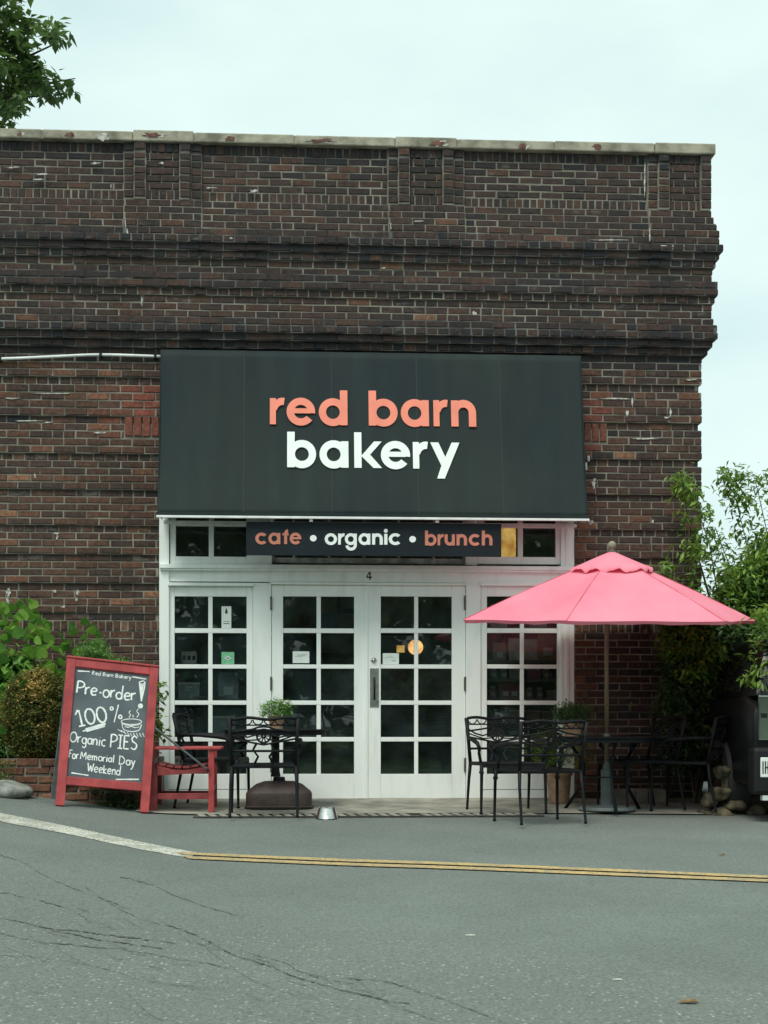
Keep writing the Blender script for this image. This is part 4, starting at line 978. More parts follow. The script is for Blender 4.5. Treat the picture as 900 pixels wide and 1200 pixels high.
# local front is -Y; rz=180 turns the back towards the camera
chair_at('black cast metal chair seen from behind in front of the brown umbrella base', 309, 962, R(180))
g0 = P(252, 900, -.78); make_chair('black cast metal chair side-on between red armchair and potted table', (g0.x, -.74, ground(g0.x, -.74)+.014), R(82))
chair_at('black cast metal chair facing out in front of the right window', 602, 957.5, R(6))
chair_at('black cast metal chair seen from behind left of the umbrella pole', 649, 970, R(194))
g0 = P(748, 940, -1.0); make_chair('black cast metal chair right of the umbrella pole facing left towards the table', (g0.x, -1.0, ground(g0.x, -1.0)+.014), R(-75))
g0 = P(806, 940, -1.05); make_chair('rightmost black cast metal chair in the shade near the stones', (g0.x, -1.05, ground(g0.x, -1.05)+.014), R(-118))
# tables
def table(loc, label, h, legs):
    t = empty('patio_table', loc, label=label, cat='table'); q = MB(); q.lathe([(.44, h-.018), (.455, h-.014), (.455, h-.004), (.445, h)], 40); q.build('tabletop', 'black_iron', t)
    q = MB(); q.lathe([(.43, h-.05), (.44, h-.05), (.44, h-.0185), (.43, h-.0185)], 40); q.build('apron_ring', 'black_iron', t)
    if legs:
        for k in range(3):
            a = R(30+120*k); c, s = math.cos(a), math.sin(a); q = MB(); q.tube([(c*.36, s*.36, h-.02), (c*.2, s*.2, h*.62), (c*.22, s*.22, h*.35), (c*.38, s*.38, .0)], [.014, .013, .013, .015], 8); q.build('leg', 'black_iron', t, smooth_=True)
        q = MB(); q.ring(0, 0, .215, .2, 0, 360, lambda u, v, w_: (u, v, h*.45+w_), .012, 28); q.build('brace', 'black_iron', t)
    return t
c = P(323, 900, -.8); gz = ground(c.x, -.8)+.013
BT = (c.x, -.8, gz)
th = P(323, 854.5, -.8).z-gz
t = table(BT, 'round black patio table with a small potted herb over the brown base', th, False)
q = MB(); q.lathe([(.045, .265), (.038, .3), (.034, .33), (.034, th-.06), (.06, th-.0505)], 16); q.build('pedestal', 'black_iron', t, smooth_=2)
ub = empty('umbrella_base', (c.x+.03, -.8, gz), (0, 0, 0), 'heavy brown square umbrella base with an open handle hole under the table', 'umbrella base')
q = MB(); q.lathe([(.295, 0), (.30, .012), (.285, .02), (.285, .12), (.275, .14), (.2, .2), (.13, .225), (.05, .228)], 48, rect=5); q.v = [(v[0], v[1]*.82, v[2]) for v in q.v]; q.build('body', 'brown_resin', ub, smooth_=2)
q = MB(); q.ring(-.10, .0, .047, .003, 0, 180, lambda u, v, w_: (u, -.19+.1*(v/.05)*.5-w_, .145+v), .012, 12); q.build('handle_hole', 'ink', ub)
q = MB(); q.lathe([(.055, .228), (.05, .262)], 16); q.build('collar', 'black_iron', ub)
bw = empty('dog_bowl', at(383.5, 961)+Vector((0, .09, .004)), label='small stainless steel dog bowl on the ground beside the brown base', cat='bowl')
q = MB(); q.lathe([(.092, 0), (.09, .004), (.066, .085), (.07, .09), (.062, .09), (.055, .03), (.001, .028)], 28); q.build('bowl', 'steel', bw, smooth_=2)
# ------------------------------------------------------------------ pink umbrella with its table
UY = -1.15; c = P(711, 900, UY); gz = ground(c.x, UY)+.013; UX = c.x; M['umbrella_seam'] = mat('umbrella_seam', (.66, .13, .18), .8, .1, 10)
zr = P(715, 727, UY).z; zp = P(711, 651, UY).z
um = empty('patio_umbrella', (UX, UY, gz), label='open pink patio umbrella with wooden pole over the black chairs', cat='umbrella')
Z = lambda z: z-gz
q = MB(); q.tube([(0, 0, .3), (0, 0, Z(zr)-.02), tuple(Matrix.Rotation(R(5.2), 4, 'X') @ Vector((0, 0, zp-zr-.02))+Vector((.035, 0, Z(zr)-.02)))], .019, 12); q.build('pole', 'pole_wood', um, smooth_=True)
q = MB(); q.lathe([(.05, .02), (.05, .34), (.03, .36), (.022, .42)], 16); q.build('sleeve', 'sleeve', um, smooth_=2)
q = MB(); q.lathe([(.24, 0), (.25, .01), (.24, .035), (.06, .05)], 28); q.build('base', 'sleeve', um, smooth_=2)
q = MB(); q.lathe([(.022, 0), (.03, .012), (.018, .03), (.03, .045), (.036, .065), (.03, .09), (.012, .104), (.001, .106)], 16, c=(.035, -.052, Z(zp)+.012)); q.build('finial', 'coping', um, smooth_=True)
q = MB(); q.lathe([(.035, .57), (.042, .6), (.03, .66)], 12); q.build('pole_joint', 'hinge', um)
RR = 1.275; RZ = Z(zr); TZ = Z(zp)-.03; ROT = R(2.5)
vert = [Vector((RR*math.cos(R(60*k)+ROT), RR*math.sin(R(60*k)+ROT), RZ-.018*(1 if k in (0, 3) else 0))) for k in range(6)]
top = Vector((0, 0, TZ)); TILT = Matrix.Rotation(R(5.2), 4, 'X'); PIV = Vector((0, 0, RZ-.02))
def lean_(mb):
    mb.v = [tuple(TILT @ (Vector(v)-PIV)+PIV+Vector((.035, 0, .02))) for v in mb.v]; return mb
def ribp(k, t):
    v = vert[k % 6]; p = top.lerp(v, t); p.z += .022*math.sin(math.pi*t**.8); return p
for k in range(6):
    q = MB(); nu, nv = 12, 14
    for j in range(nv+1):
        t = .04+.96*j/nv
        for i in range(nu+1):
            s = i/nu; p = ribp(k, t).lerp(ribp(k+1, t), s); e = math.sin(math.pi*s)
            p.z -= .035*e*math.sin(math.pi*min(1, t*.95))*.8; r2 = Vector((p.x, p.y, 0)); p -= r2*.05*e*t*t
            p.z += .003*math.sin(9*s+4*t*k)*t; q.v.append(tuple(p))
    for i in range(nu+1):
        v = Vector(q.v[nv*(nu+1)+i]); q.v.append((v.x*.985, v.y*.985, v.z-.026-.004*math.sin(i*1.7)))
    q.f = [(j*(nu+1)+i, j*(nu+1)+i+1, (j+1)*(nu+1)+i+1, (j+1)*(nu+1)+i) for j in range(nv+1) for i in range(nu)]
    lean_(q); q.build('canopy_panel', 'umbrella', um, smooth_=2)
    q = MB(); q.tube([ribp(k, .2+.8*j/8)+Vector((0, 0, .0015)) for j in range(9)], .0035, 5); lean_(q); q.build('seam', 'umbrella_seam', um)
    q = MB(); q.tube([ribp(k, .03+.95*j/8)-Vector((0, 0, .02)) for j in range(9)], .007, 6); lean_(q); q.build('rib', 'pole_wood', um)
    q = MB(); m_ = ribp(k, .52)-Vector((0, 0, .022)); q.tube([(0.02*math.cos(R(60*k)), .02*math.sin(R(60*k)), TZ-.42), m_], .006, 6); lean_(q); q.build('strut', 'pole_wood', um)
q = MB(); q.lathe([(.03, TZ-.45), (.035, TZ-.44), (.035, TZ-.39), (.028, TZ-.38)], 12); lean_(q); q.build('hub', 'pole_wood', um)
# vent cap with a rippled edge
q = MB(); nn = 72
for j in range(9):
    t = j/8
    for i in range(nn):
        a = 2*math.pi*i/nn; hexr = math.cos(math.pi/6)/math.cos(((a-ROT+math.pi/6) % (math.pi/3))-math.pi/6) if False else 1/ max(.001, math.cos(((a-ROT) % (math.pi/3))-math.pi/6))*math.cos(math.pi/6)
        r_ = .36*t*hexr+.004; z = TZ+.045-.150*t+.002*math.sin(math.pi*t)+(.012*math.sin(a*11+1)*t**4 + .007*math.sin(a*23)*t**5)
        q.v.append((r_*math.cos(a), r_*math.sin(a), z))
for i in range(nn):
    x, y, z = q.v[8*nn+i]; q.v.append((x*1.01, y*1.01, z-.018-.006*math.sin(i*.9)))
q.f = [(j*nn+i, j*nn+(i+1) % nn, (j+1)*nn+(i+1) % nn, (j+1)*nn+i) for j in range(9) for i in range(nn)]
lean_(q); q.build('vent_cap', 'umbrella', um, smooth_=True)
th2 = P(711, 863, UY).z-gz
table((UX-.0, UY, gz), 'round black patio table around the wooden umbrella pole', th2, True)

# ------------------------------------------------------------------ foliage helpers
def leafcloud(pts, size, wd=.45, tn=None, droop=.3, fold=.25):
    """pts: list of (x, y, z, tint). Leaf = four-point folded blade"""
    q = MB()
    for (x, y, z, t) in pts:
        a = rnd(0, 6.283); el = rnd(-.9, .6)-droop; s = size*rnd(.6, 1.25); d = Vector((math.cos(a)*math.cos(el), math.sin(a)*math.cos(el), math.sin(el)))
        sd_ = d.cross(Vector((rnd(-.6, .6), rnd(-.6, .6), 1))).normalized(); n_ = sd_.cross(d); o_ = Vector((x, y, z)); i = len(q.v)
        m_ = o_+d*s*.45
        q.v += [tuple(o_), tuple(m_+sd_*s*wd*.5+n_*s*fold*.3), tuple(o_+d*s), tuple(m_-sd_*s*wd*.5+n_*s*fold*.3)]
        q.f += [(i, i+1, i+2), (i, i+2, i+3)]; q.c += [(t, t, t)]*4
    return q
def inpoly(x, y, poly):
    c = False; j = len(poly)-1
    for i in range(len(poly)):
        (xi, yi), (xj, yj) = poly[i], poly[j]
        if (yi > y) != (yj > y) and x < (xj-xi)*(y-yi)/(yj-yi)+xi: c = not c
        j = i
    return c
def clumps(poly, nclump, per, rad, yr, lift=.5):
    """leaf clumps filling an outline seen from the front, with real depth yr"""
    x0, x1 = min(p[0] for p in poly), max(p[0] for p in poly); y0, y1 = min(p[1] for p in poly), max(p[1] for p in poly); r_ = []; k = 0
    while k < nclump:
        x, y = rnd(x0, x1), rnd(y0, y1)
        if not inpoly(x, y, poly): continue
        k += 1; c = P(x, y, rnd(*yr)); t0 = min(1, max(0, random.gauss(.42, .25))); rr = rad*rnd(.6, 1.3)
        for j in range(int(per*rnd(.6, 1.3))):
            d = Vector((random.gauss(0, 1), random.gauss(0, 1), random.gauss(0, .8)))*rr*.55
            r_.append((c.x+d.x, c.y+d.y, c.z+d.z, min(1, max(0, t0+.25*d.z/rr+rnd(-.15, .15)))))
    return r_
def sprig(pts, n, sp):
    """leaves along a stem (list of points)"""
    r_ = []
    for j in range(n):
        u = rnd(.1, 1)**.8*(len(pts)-1); k = min(int(u), len(pts)-2); p = pts[k].lerp(pts[k+1], u-k)
        r_.append((p.x+random.gauss(0, sp), p.y+random.gauss(0, sp), p.z+random.gauss(0, sp*.8), min(1, max(0, random.gauss(.55, .2)))))
    return r_
# ------------------------------------------------------------------ pots
def pot(px, py, Y, r_, h, label, lm, n, fr_, fh, spike=False, z=None):
    c = P(px, py, Y); c.z = z if z is not None else c.z
    e = empty('potted_plant', c, label=label, cat='potted plant'); q = MB()
    q.lathe([(r_*.74, 0), (r_*.92, h*.8), (r_*1.02, h*.81), (r_*1.04, h), (r_*.9, h), (r_*.88, h*.9), (.001, h*.9)], 20); q.build('pot', 'terracotta', e, smooth_=2)
    q = MB()
    for k in range(9): a = rnd(0, 6.28); q.tube([(0, 0, h*.9), (fr_*.4*math.cos(a), fr_*.4*math.sin(a), h+fh*.5), (fr_*.7*math.cos(a), fr_*.7*math.sin(a), h+fh*.85)], .0025, 4)
    q.build('stem', 'twig', e); pts = []
    for j in range(n//14):
        a = rnd(0, 6.28); rr = fr_*math.sqrt(random.random()); zz = h+fh*rnd(.1, 1)*(1-.35*(rr/fr_)**2); t0 = rnd(.1, .9)
        for k in range(14): pts.append((rr*math.cos(a)+random.gauss(0, .018), rr*math.sin(a)+random.gauss(0, .018), zz+random.gauss(0, .018), min(1, max(0, t0+rnd(-.2, .2)))))
    leafcloud(pts, .03 if not spike else .04, .4 if not spike else .22, droop=-.1 if not spike else -.6).build('foliage', lm, e, fix=False)
    return e
tz_ = BT[2]+th+.001
pot(324, 853, -.82, .075, .115, 'clay pot of pale green herbs on the left patio table', 'leaf_herb', 1500, .13, .14, z=tz_)
tz2 = gz+th2+.001
pot(671, 862, UY-.02, .085, .11, 'clay pot with a dark spiky plant on the table beside the umbrella pole', 'leaf_dark', 2200, .15, .17, True, z=tz2)
fp = pot(655, 950, -.45, .12, .30, 'tall clay pot with dark leafy plant on the ground behind the chair', 'leaf_shrub', 2600, .3, .42, z=ground(P(655, 950, -.45).x, -.45)+.013)

# ================================================================== SANDWICH BOARD
gL, gR = GR(74, 943), GR(166, 955.5); mid = (gL+gR)/2
roll = math.atan2(gR.z-gL.z, gR.x-gL.x)
BW = .76; BYAW = R(14)
sb = empty('sandwich_board', (mid.x, mid.y, mid.z+.006), label='red framed chalkboard sidewalk sign advertising pies left of the doors', cat='sandwich board')
lean = R(11)
sb.rotation_euler = Matrix.Rotation(BYAW, 3, 'Z').to_4x4().to_euler()
sb.rotation_euler = (Matrix.Rotation(BYAW, 3, 'Z') @ Matrix.Rotation(R(5.6), 3, 'Y')).to_euler()
HH = 1.235; hw = BW/2
def bf(u, v, w_):   # board face: u across, v up the face, w out towards the viewer
    return (u, -w_*math.cos(lean) + v*math.sin(lean), v*math.cos(lean) + w_*math.sin(lean))
def bbox(mb, u0, u1, v0, v1, w0, w1): mb.prism([(u0, v0), (u1, v0), (u1, v1), (u0, v1)], lambda u, v, w_: bf(u, v, w0+w_), w1-w0)
fw = .072
for s in (-1, 1): q = MB(); u = s*(hw-fw/2); bbox(q, u-fw/2, u+fw/2, 0, HH-.002, -.02, .022); q.build('frame_stile', 'red', sb, bevel=.004)
q = MB(); bbox(q, -hw+fw+.0005, hw-fw-.0005, HH-.07, HH-.003, -.02, .020); q.build('frame_rail', 'red', sb, bevel=.004)
q = MB(); bbox(q, -hw-.003, hw+.003, HH-.0015, HH+.016, -.03, .03); q.build('cap_rail', 'red', sb, bevel=.005)
q = MB(); bbox(q, -hw+fw+.0005, hw-fw-.0005, HH-.078, HH-.0705, -.02, .012); q.build('inner_bead', 'red_dark', sb)
q = MB(); bbox(q, -hw+fw+.0005, hw-fw-.0005, .175, .245, -.02, .020); q.build('frame_rail', 'red', sb, bevel=.004)
q = MB(); bbox(q, -hw+fw, hw-fw, .2455, HH-.0705, -.008, .004); q.build('chalk_panel', 'slate', sb)
# rear frame opened behind
def rf(u, v, w_): return (u, .14*2+.0 + .20 - v*math.sin(R(12))*1.0 + w_, v*math.cos(R(12)))
for s in (-1, 1):
    q = MB(); u = s*(hw-fw/2); q.prism([(u-.03, 0), (u+.03, 0), (u+.03, HH), (u-.03, HH)], lambda a, b_, w_: rf(a, b_, w_), .03); q.build('rear_stile', 'grey_wood', sb, bevel=.003)
q = MB(); q.prism([(-hw+fw, .16), (hw-fw, .16), (hw-fw, .24), (-hw+fw, .24)], rf, .025); q.build('rear_rail', 'grey_wood', sb)
q = MB(); q.prism([(-hw+fw, .241), (hw-fw, .241), (hw-fw, HH-.05), (-hw+fw, HH-.05)], lambda a, b_, w_: rf(a, b_, w_+.006), .01); q.build('rear_panel', 'grey_wood', sb)
# chalk writing: single-stroke hand letters, u/v in panel fractions (0..1 from top left)
PU0, PU1, PV0, PV1 = -hw+fw, hw-fw, .2455, HH-.0785
def arc(cx, cy, rx, ry, a0, a1, n=10): return [(cx+rx*math.cos(R(a0+(a1-a0)*k/n)), cy+ry*math.sin(R(a0+(a1-a0)*k/n))) for k in range(n+1)]
F = {  # x-height 1, caps 1.6; (advance, strokes)
 'P': (.95, [[(0, 0), (.02, 1.6)], [(0, 1.55), (.4, 1.6), (.75, 1.35), (.7, .95), (.3, .72), (.02, .75)]]), 'r': (.62, [[(0, 1), (.03, 0)], [(.03, .6), (.2, .92), (.45, 1.0)]]),
 'e': (.85, [[(.05, .5), (.6, .62), (.55, .92), (.28, 1.0), (.05, .7), (.04, .35), (.25, .02), (.62, .15)]]), '-': (.5, [[(.08, .5), (.3, .5)]]), 'o': (.9, [arc(.36, .48, .34, .5, 90, 450, 14)]),
 'd': (.9, [arc(.34, .45, .32, .45, 60, 420, 12), [(.68, 1.9), (.66, 0)]]), '!': (.6, [[(.1, 1.9), (.22, .45)], [(.1, 1.9), (.38, 1.88), (.22, .45)], [(.24, 1.85), (.22, .6)], arc(.2, .1, .1, .12, 0, 360, 8)]),
 '1': (.8, [[(0, 1.25), (.38, 1.65), (.42, 0)], [(.1, 0), (.72, .02)]]), '0': (1.15, [arc(.48, .8, .44, .8, 80, 440, 16)]), '%': (1.3, [[(.95, 1.75), (.5, -.1)], arc(.35, 1.35, .13, .16, 0, 360, 8), arc(1.05, .45, .14, .18, 0, 360, 8)]),
 'O': (1.2, [arc(.5, .78, .48, .8, 100, 460, 16)]), 'g': (.85, [arc(.32, .5, .3, .46, 40, 400, 12), [(.62, 1), (.62, -.35), (.4, -.62), (.1, -.45)]]), 'a': (.85, [arc(.32, .48, .3, .46, 40, 400, 12), [(.62, .98), (.66, 0)]]),
 'n': (.85, [[(0, 1), (.02, 0)], [(.02, .6), (.25, .98), (.52, .85), (.58, 0)]]), 'i': (.4, [[(.1, 1), (.1, 0)], [(.1, 1.35), (.11, 1.42)]]), 'c': (.8, [arc(.38, .5, .34, .5, 55, 310, 10)]), 'I': (.75, [[(.3, 1.6), (.3, 0)], [(0, 1.6), (.6, 1.6)], [(0, 0), (.6, 0)]]),
 'E': (.95, [[(.05, 1.6), (.05, 0)], [(.05, 1.6), (.68, 1.62)], [(.05, .85), (.55, .87)], [(.05, 0), (.7, .02)]]), 'S': (.95, [[(.7, 1.4), (.4, 1.64), (.08, 1.35), (.2, .95), (.6, .75), (.72, .35), (.4, 0), (.02, .2)]]), 'F': (.8, [[(.05, 1.6), (.05, 0)], [(.0, 1.6), (.65, 1.6)], [(.05, .9), (.45, .92)]]),
 'M': (1.25, [[(0, 0), (.1, 1.6), (.48, .5), (.9, 1.6), (1.0, 0)]]), 'm': (1.2, [[(0, 1), (.02, 0)], [(.02, .65), (.22, .98), (.42, .8), (.45, 0)], [(.45, .65), (.65, .98), (.85, .8), (.88, 0)]]), 'l': (.45, [[(.1, 1.7), (.12, 0)]]),
 'D': (1.15, [[(.05, 1.6), (.05, 0)], [(-.05, 1.58), (.5, 1.45), (.88, .9), (.7, .25), (.0, 0)]]), 'y': (.8, [[(.02, 1), (.3, .2)], [(.6, 1), (.2, -.6), (.02, -.6)]]), 'W': (1.3, [[(0, 1.6), (.28, 0), (.52, 1.2), (.8, 0), (1.08, 1.6)]]), 'k': (.8, [[(.02, 1.6), (.04, 0)], [(.55, 1), (.05, .45), (.6, 0)]]),
 'R': (.95, [[(.02, 0), (.02, 1.6), (.5, 1.5), (.55, 1.1), (.05, .85), (.65, 0)]]), 'B': (1.0, [[(.02, 0), (.02, 1.6), (.5, 1.5), (.5, 1), (.04, .85), (.62, .7), (.6, .15), (.02, 0)]]), ' ': (.55, [])}
TH_ = .0045
def stroke(mb, pts, wd):
    wd *= 1.18
    """flat chalk ribbon of uneven width just proud of the panel"""
    q = interp(pts, 3) if len(pts) > 2 else [tuple(Vector(pts[0]).lerp(Vector(pts[1]), k/3)) for k in range(4)]
    i = len(mb.v); n_ = len(q)
    for k in range(n_):
        a = Vector(q[max(k-1, 0)]); b_ = Vector(q[min(k+1, n_-1)]); d = (b_-a); d = d.normalized() if d.length > 1e-9 else Vector((1, 0)); nn_ = Vector((-d.y, d.x))*wd*rnd(.38, .6)
        p = Vector(q[k])
        for s in (1, -1): mb.v.append(bf(PU0+(p.x+s*nn_.x), PV1-(p.y+s*nn_.y), TH_+.0008+rnd(0, .0004)))
    mb.f += [(i+2*k, i+2*k+1, i+2*k+3, i+2*k+2) for k in range(n_-1)]
# photo px -> panel coordinates (metres from top left)
_c = {'TL': (89.5, 785.5), 'TR': (174.5, 793), 'BL': (79.5, 910), 'BR': (166.5, 917.5)}
PW, PH = PU1-PU0, PV1-PV0
def pc(px, py):
    v = .5; u = .5
    for _ in range(12):
        l_ = (_c['TL'][0]+(_c['BL'][0]-_c['TL'][0])*v, _c['TL'][1]+(_c['BL'][1]-_c['TL'][1])*v); r_ = (_c['TR'][0]+(_c['BR'][0]-_c['TR'][0])*v, _c['TR'][1]+(_c['BR'][1]-_c['TR'][1])*v)
        u = (px-l_[0])/(r_[0]-l_[0]); ty = _c['TL'][1]+(_c['TR'][1]-_c['TL'][1])*u; by2 = _c['BL'][1]+(_c['BR'][1]-_c['BL'][1])*u; v = (py-ty)/(by2-ty)
    return (u*PW, v*PH)
def word(txt, p0, p1, xh, wd, name='chalk_word'):
    """baseline from photo px p0 to p1, x-height xh px"""
    adv = sum(F[c_][0] for c_ in txt); a = Vector(pc(*p0)); b_ = Vector(pc(*p1)); d = b_-a; sx = d.length/adv; dn = d.normalized(); upv = Vector((dn.y, -dn.x))
    sy = (Vector(pc(p0[0], p0[1]-xh))-a).length; mb = MB(); x = 0
    for c_ in txt:
        jx, jy = rnd(-.04, .04), rnd(-.05, .05)
        for st in F[c_][1]:
            stroke(mb, [tuple(a+dn*((x+u+jx)*sx)+upv*((v+jy)*sy)) for u, v in st], wd)
        x += F[c_][0]
    mb.build(name, 'chalk', sb, fix=False)
word('Red Barn Bakery', (109, 793), (154, 797.5), 2.6, .0045)
word('Pre-order', (91, 814.5), (160, 823), 8.5, .0115)
word('100', (92.5, 853), (129, 846), 11, .0125); word('%', (127, 846.5), (144.5, 846), 11, .010)
word('Organic', (83, 870.5), (125, 876), 7, .0085); word('PIES', (129.5, 876.5), (162, 879.5), 9.5, .0105)
word('For', (82, 889), (93.5, 890.5), 5.5, .0075); word('Memorial', (95.5, 890), (135, 894.5), 5.2, .0075); word('Day', (139.5, 896), (159, 898), 6.2, .0075); word('Weekend', (103, 904.5), (142, 909), 6, .0075)
for a_ in ([(92.5, 789), (106, 789.5)], [(154.5, 794.5), (171, 797)], [(85, 906), (104.5, 909)], [(136, 913.5), (163, 913.5)], [(98, 858.5), (124, 850.5)], [(102, 858.8), (123.5, 852.6)], [(101, 856), (124, 849)]):
    mb = MB(); stroke(mb, [pc(*p) for p in a_], .009); mb.build('chalk_rule', 'chalk', sb, fix=False)
mb = MB()
for a_ in ([(163, 800.5), (165.5, 823)], [(163, 800.5), (169.5, 800.8), (165.5, 823)], [(165, 802), (166, 818)], [(167.5, 802), (166, 814)]): stroke(mb, [pc(*p) for p in a_], .009)
for rr in (2.2, 1.1): stroke(mb, [pc(164.5+rr*math.cos(R(45*k)), 828.5+rr*math.sin(R(45*k))) for k in range(9)], .009)
mb.build('chalk_mark', 'chalk', sb, fix=False)
mb = MB()  # steaming pie
E = lambda cx, cy, rx, ry, a0, a1: [pc(cx+rx*math.cos(R(a0+(a1-a0)*k/12)), cy-ry*math.sin(R(a0+(a1-a0)*k/12))) for k in range(13)]
for a_ in (E(154, 847, 12, 3.2, 0, 360), E(154, 848, 10.5, 3.5, 180, 360), [pc(143, 849), pc(145, 856), pc(154, 858.5), pc(163, 856.5), pc(165.5, 850)], [pc(146, 852.5), pc(150, 853.5), pc(154, 852.5), pc(158, 854), pc(163, 853)],
           [pc(151, 842), pc(153, 839), pc(151, 836.5), pc(153, 834)], [pc(156, 842), pc(155.5, 839)], [pc(160, 842), pc(162.5, 838), pc(160, 835), pc(162.5, 831.5)]): stroke(mb, a_, .006)
for k in range(9): x = 138+k*3.6; stroke(mb, [pc(x, 856+min(4, k*1.0)), pc(x+(2.2 if k > 1 else 5), 859+min(5.5, k*1.2))], .005)
mb.build('chalk_drawing', 'chalk', sb, fix=False)

# ================================================================== RED ARMCHAIR (side on, facing right)
ga = GR(213, 954.5); rc_ = empty('red_armchair', (ga.x-.0, ga.y+.10, ga.z+.012), label='red painted wooden slatted armchair beside the sandwich board', cat='armchair')
DX = .27; WY = .50      # local x = depth of the chair (front at +x), y = width
for y in (0, WY):
    q = MB(); q.bar((-DX+.03, y, 0), (-DX+.03, y, .30), .055, .05, (0, 1, 0)); q.bar((-DX+.03, y, .30), (-DX-.07, y, .74), .055, .05, (0, 1, 0)); q.build('rear_leg', 'red_dark', rc_, bevel=.004)
    q = MB(); q.bar((DX-.03, y, 0), (DX-.03, y, .5245), .048, .05, (0, 1, 0)); q.build('front_leg', 'red', rc_, bevel=.004)
    q = MB(); q.bar((-DX-.0, y, .537), (DX+.05, y, .537), .085, .024); q.build('armrest', 'red', rc_, bevel=.005)
    q = MB(); q.prism([(-DX+.06, .31), (DX-.055, .33), (DX-.055, .385), (.15, .375), (.02, .355), (-.08, .36), (-DX+.06, .395)], lambda u, v, w_, y=y: (u, y-.018+w_, v), .036); q.build('seat_rail', 'red_dark', rc_)
    q = MB(); q.bar((-DX+.058, y, .135), (DX-.055, y, .135), .03, .05); q.build('side_stretcher', 'red_dark', rc_, bevel=.003)
q = MB(); q.bar((DX-.03, .026, .20), (DX-.03, WY-.026, .20), .03, .04); q.build('front_stretcher', 'red_dark', rc_)
for k, (x, z, a) in enumerate(((-.17, .40, -14), (-.105, .385, -10), (-.04, .378, -4), (.03, .378, 3), (.1, .388, 8), (.17, .398, 10))):
    q = MB(); q.bar((x-.027*math.cos(R(a)), WY/2, z-.027*math.sin(R(a))), (x+.027*math.cos(R(a)), WY/2, z+.027*math.sin(R(a))), WY+.02, .016); q.build('seat_slat', 'red_dark', rc_, bevel=.002)
for k in range(6):
    y = .045+k*.082; q = MB(); q.bar((-DX+.035, y, .37), (-DX-.05, y, .97), .055, .014, (1, 0, 0)) if False else q.bar((-DX+.03, y, .37), (-DX-.06, y, .70), .014, .055, (0, 1, 0)); q.build('back_slat', 'red_dark', rc_)
q = MB(); q.bar((-DX-.072, -.02, .745), (-DX-.072, WY+.02, .745), .03, .06); q.build('top_rail', 'red_dark', rc_, bevel=.004)
ra, rb = P(186, 856, ga.y-.04), P(242, 901, ga.y+.05)
rd = empty('black_rod', rb, label='thin dark rod leaning diagonally across the red armchair', cat='rod'); MB().tube([Vector((0, 0, 0)), ra-rb+Vector((-.03, 0, .02))], .009, 8).build('rod', 'sleeve', rd); MB().tube([Vector((0, 0, 0)), (rb-ra).normalized()*.03], .012, 8).build('tip', 'rubber', rd)

# ================================================================== PLANTER, STONES, PLANTS ON THE LEFT
pw0, pw1 = P(8, 910, -1.08), P(181, 930, -1.08); zt1 = P(30, 888.5, -1.08).z
plw = empty('planter_wall', (pw0.x, -1.08, 0), label='low reddish brick planter wall behind the sandwich board', cat='planter')
q = MB(); q.box(-.6, pw1.x-pw0.x, .012, .14, -.4, zt1-.004); q.box(-.6, -.46+.0, .14, 1.0, -.4, zt1-.006); q.box(pw1.x-pw0.x-.1, pw1.x-pw0.x, .1401, 1.03, -.4, zt1-.005); q.build('mortar', 'mortar', plw)
z = zt1; r_ = 0
while z > -.35:
    x = -.6-(.11 if r_ % 2 else 0)
    while x < pw1.x-pw0.x-.02:
        ln_ = .218*rnd(.85, 1.08); a = max(x, -.6); b_ = min(x+ln_, pw1.x-pw0.x); 
        if b_-a > .05:
            q = MB(); q.v = bverts(-(b_-a)/2+.009, (b_-a)/2-.009, -.026, .026, 0, depth=.1, j=.006); q.f = list(BF); ob = q.build('brick', 'brick_i', plw)
            ob.location = ((a+b_)/2, rnd(-.012, .004), z-.034); ob.color = (rnd(.8, 1), rnd(0, .1), rnd(.0, .3), 1); ob.rotation_euler = (0, rnd(-.02, .02), 0)
        x += ln_
    z -= .072; r_ += 1
q = MB(); q.box(-.46, pw1.x-pw0.x-.1, .141, 1.02, -.3, zt1-.05); q.build('soil', 'soil', plw)
def rock(name, px, py, Y, rx, ry, rz, m, label=None, cat=None, parent=None, grp=None, seed=0):
    random.seed(seed+int(px*7+py)); c = P(px, py, Y); q = MB(); n1, n2 = 16, 11
    ph = [rnd(0, 6) for _ in range(6)]
    for j in range(n2+1):
        th_ = math.pi*j/n2
        for i in range(n1):
            a = 2*math.pi*i/n1; d = Vector((math.sin(th_)*math.cos(a), math.sin(th_)*math.sin(a), math.cos(th_)))
            k = 1+.16*math.sin(3*d.x+ph[0])+.14*math.sin(4*d.z+ph[1])+.1*math.sin(5*d.y+ph[2]); mx_ = max(abs(d.x), abs(d.y), abs(d.z))**.45; k /= mx_
            q.v.append((d.x*rx*k*.85, d.y*ry*k*.85, d.z*rz*k*.85))
    q.f = [(j*n1+i, j*n1+(i+1) % n1, (j+1)*n1+(i+1) % n1, (j+1)*n1+i) for j in range(n2) for i in range(n1)]
    o = q.build(name, m, parent, smooth_=True); o.location = c if parent is None else c-parent.location
    if label: tag(o, label, cat, grp)
    return o
rock('boulder', 8, 929, -1.28, .25, .2, .115, 'grey_stone', 'flat grey boulder at the left edge before the planter', 'boulder')
random.seed(11)
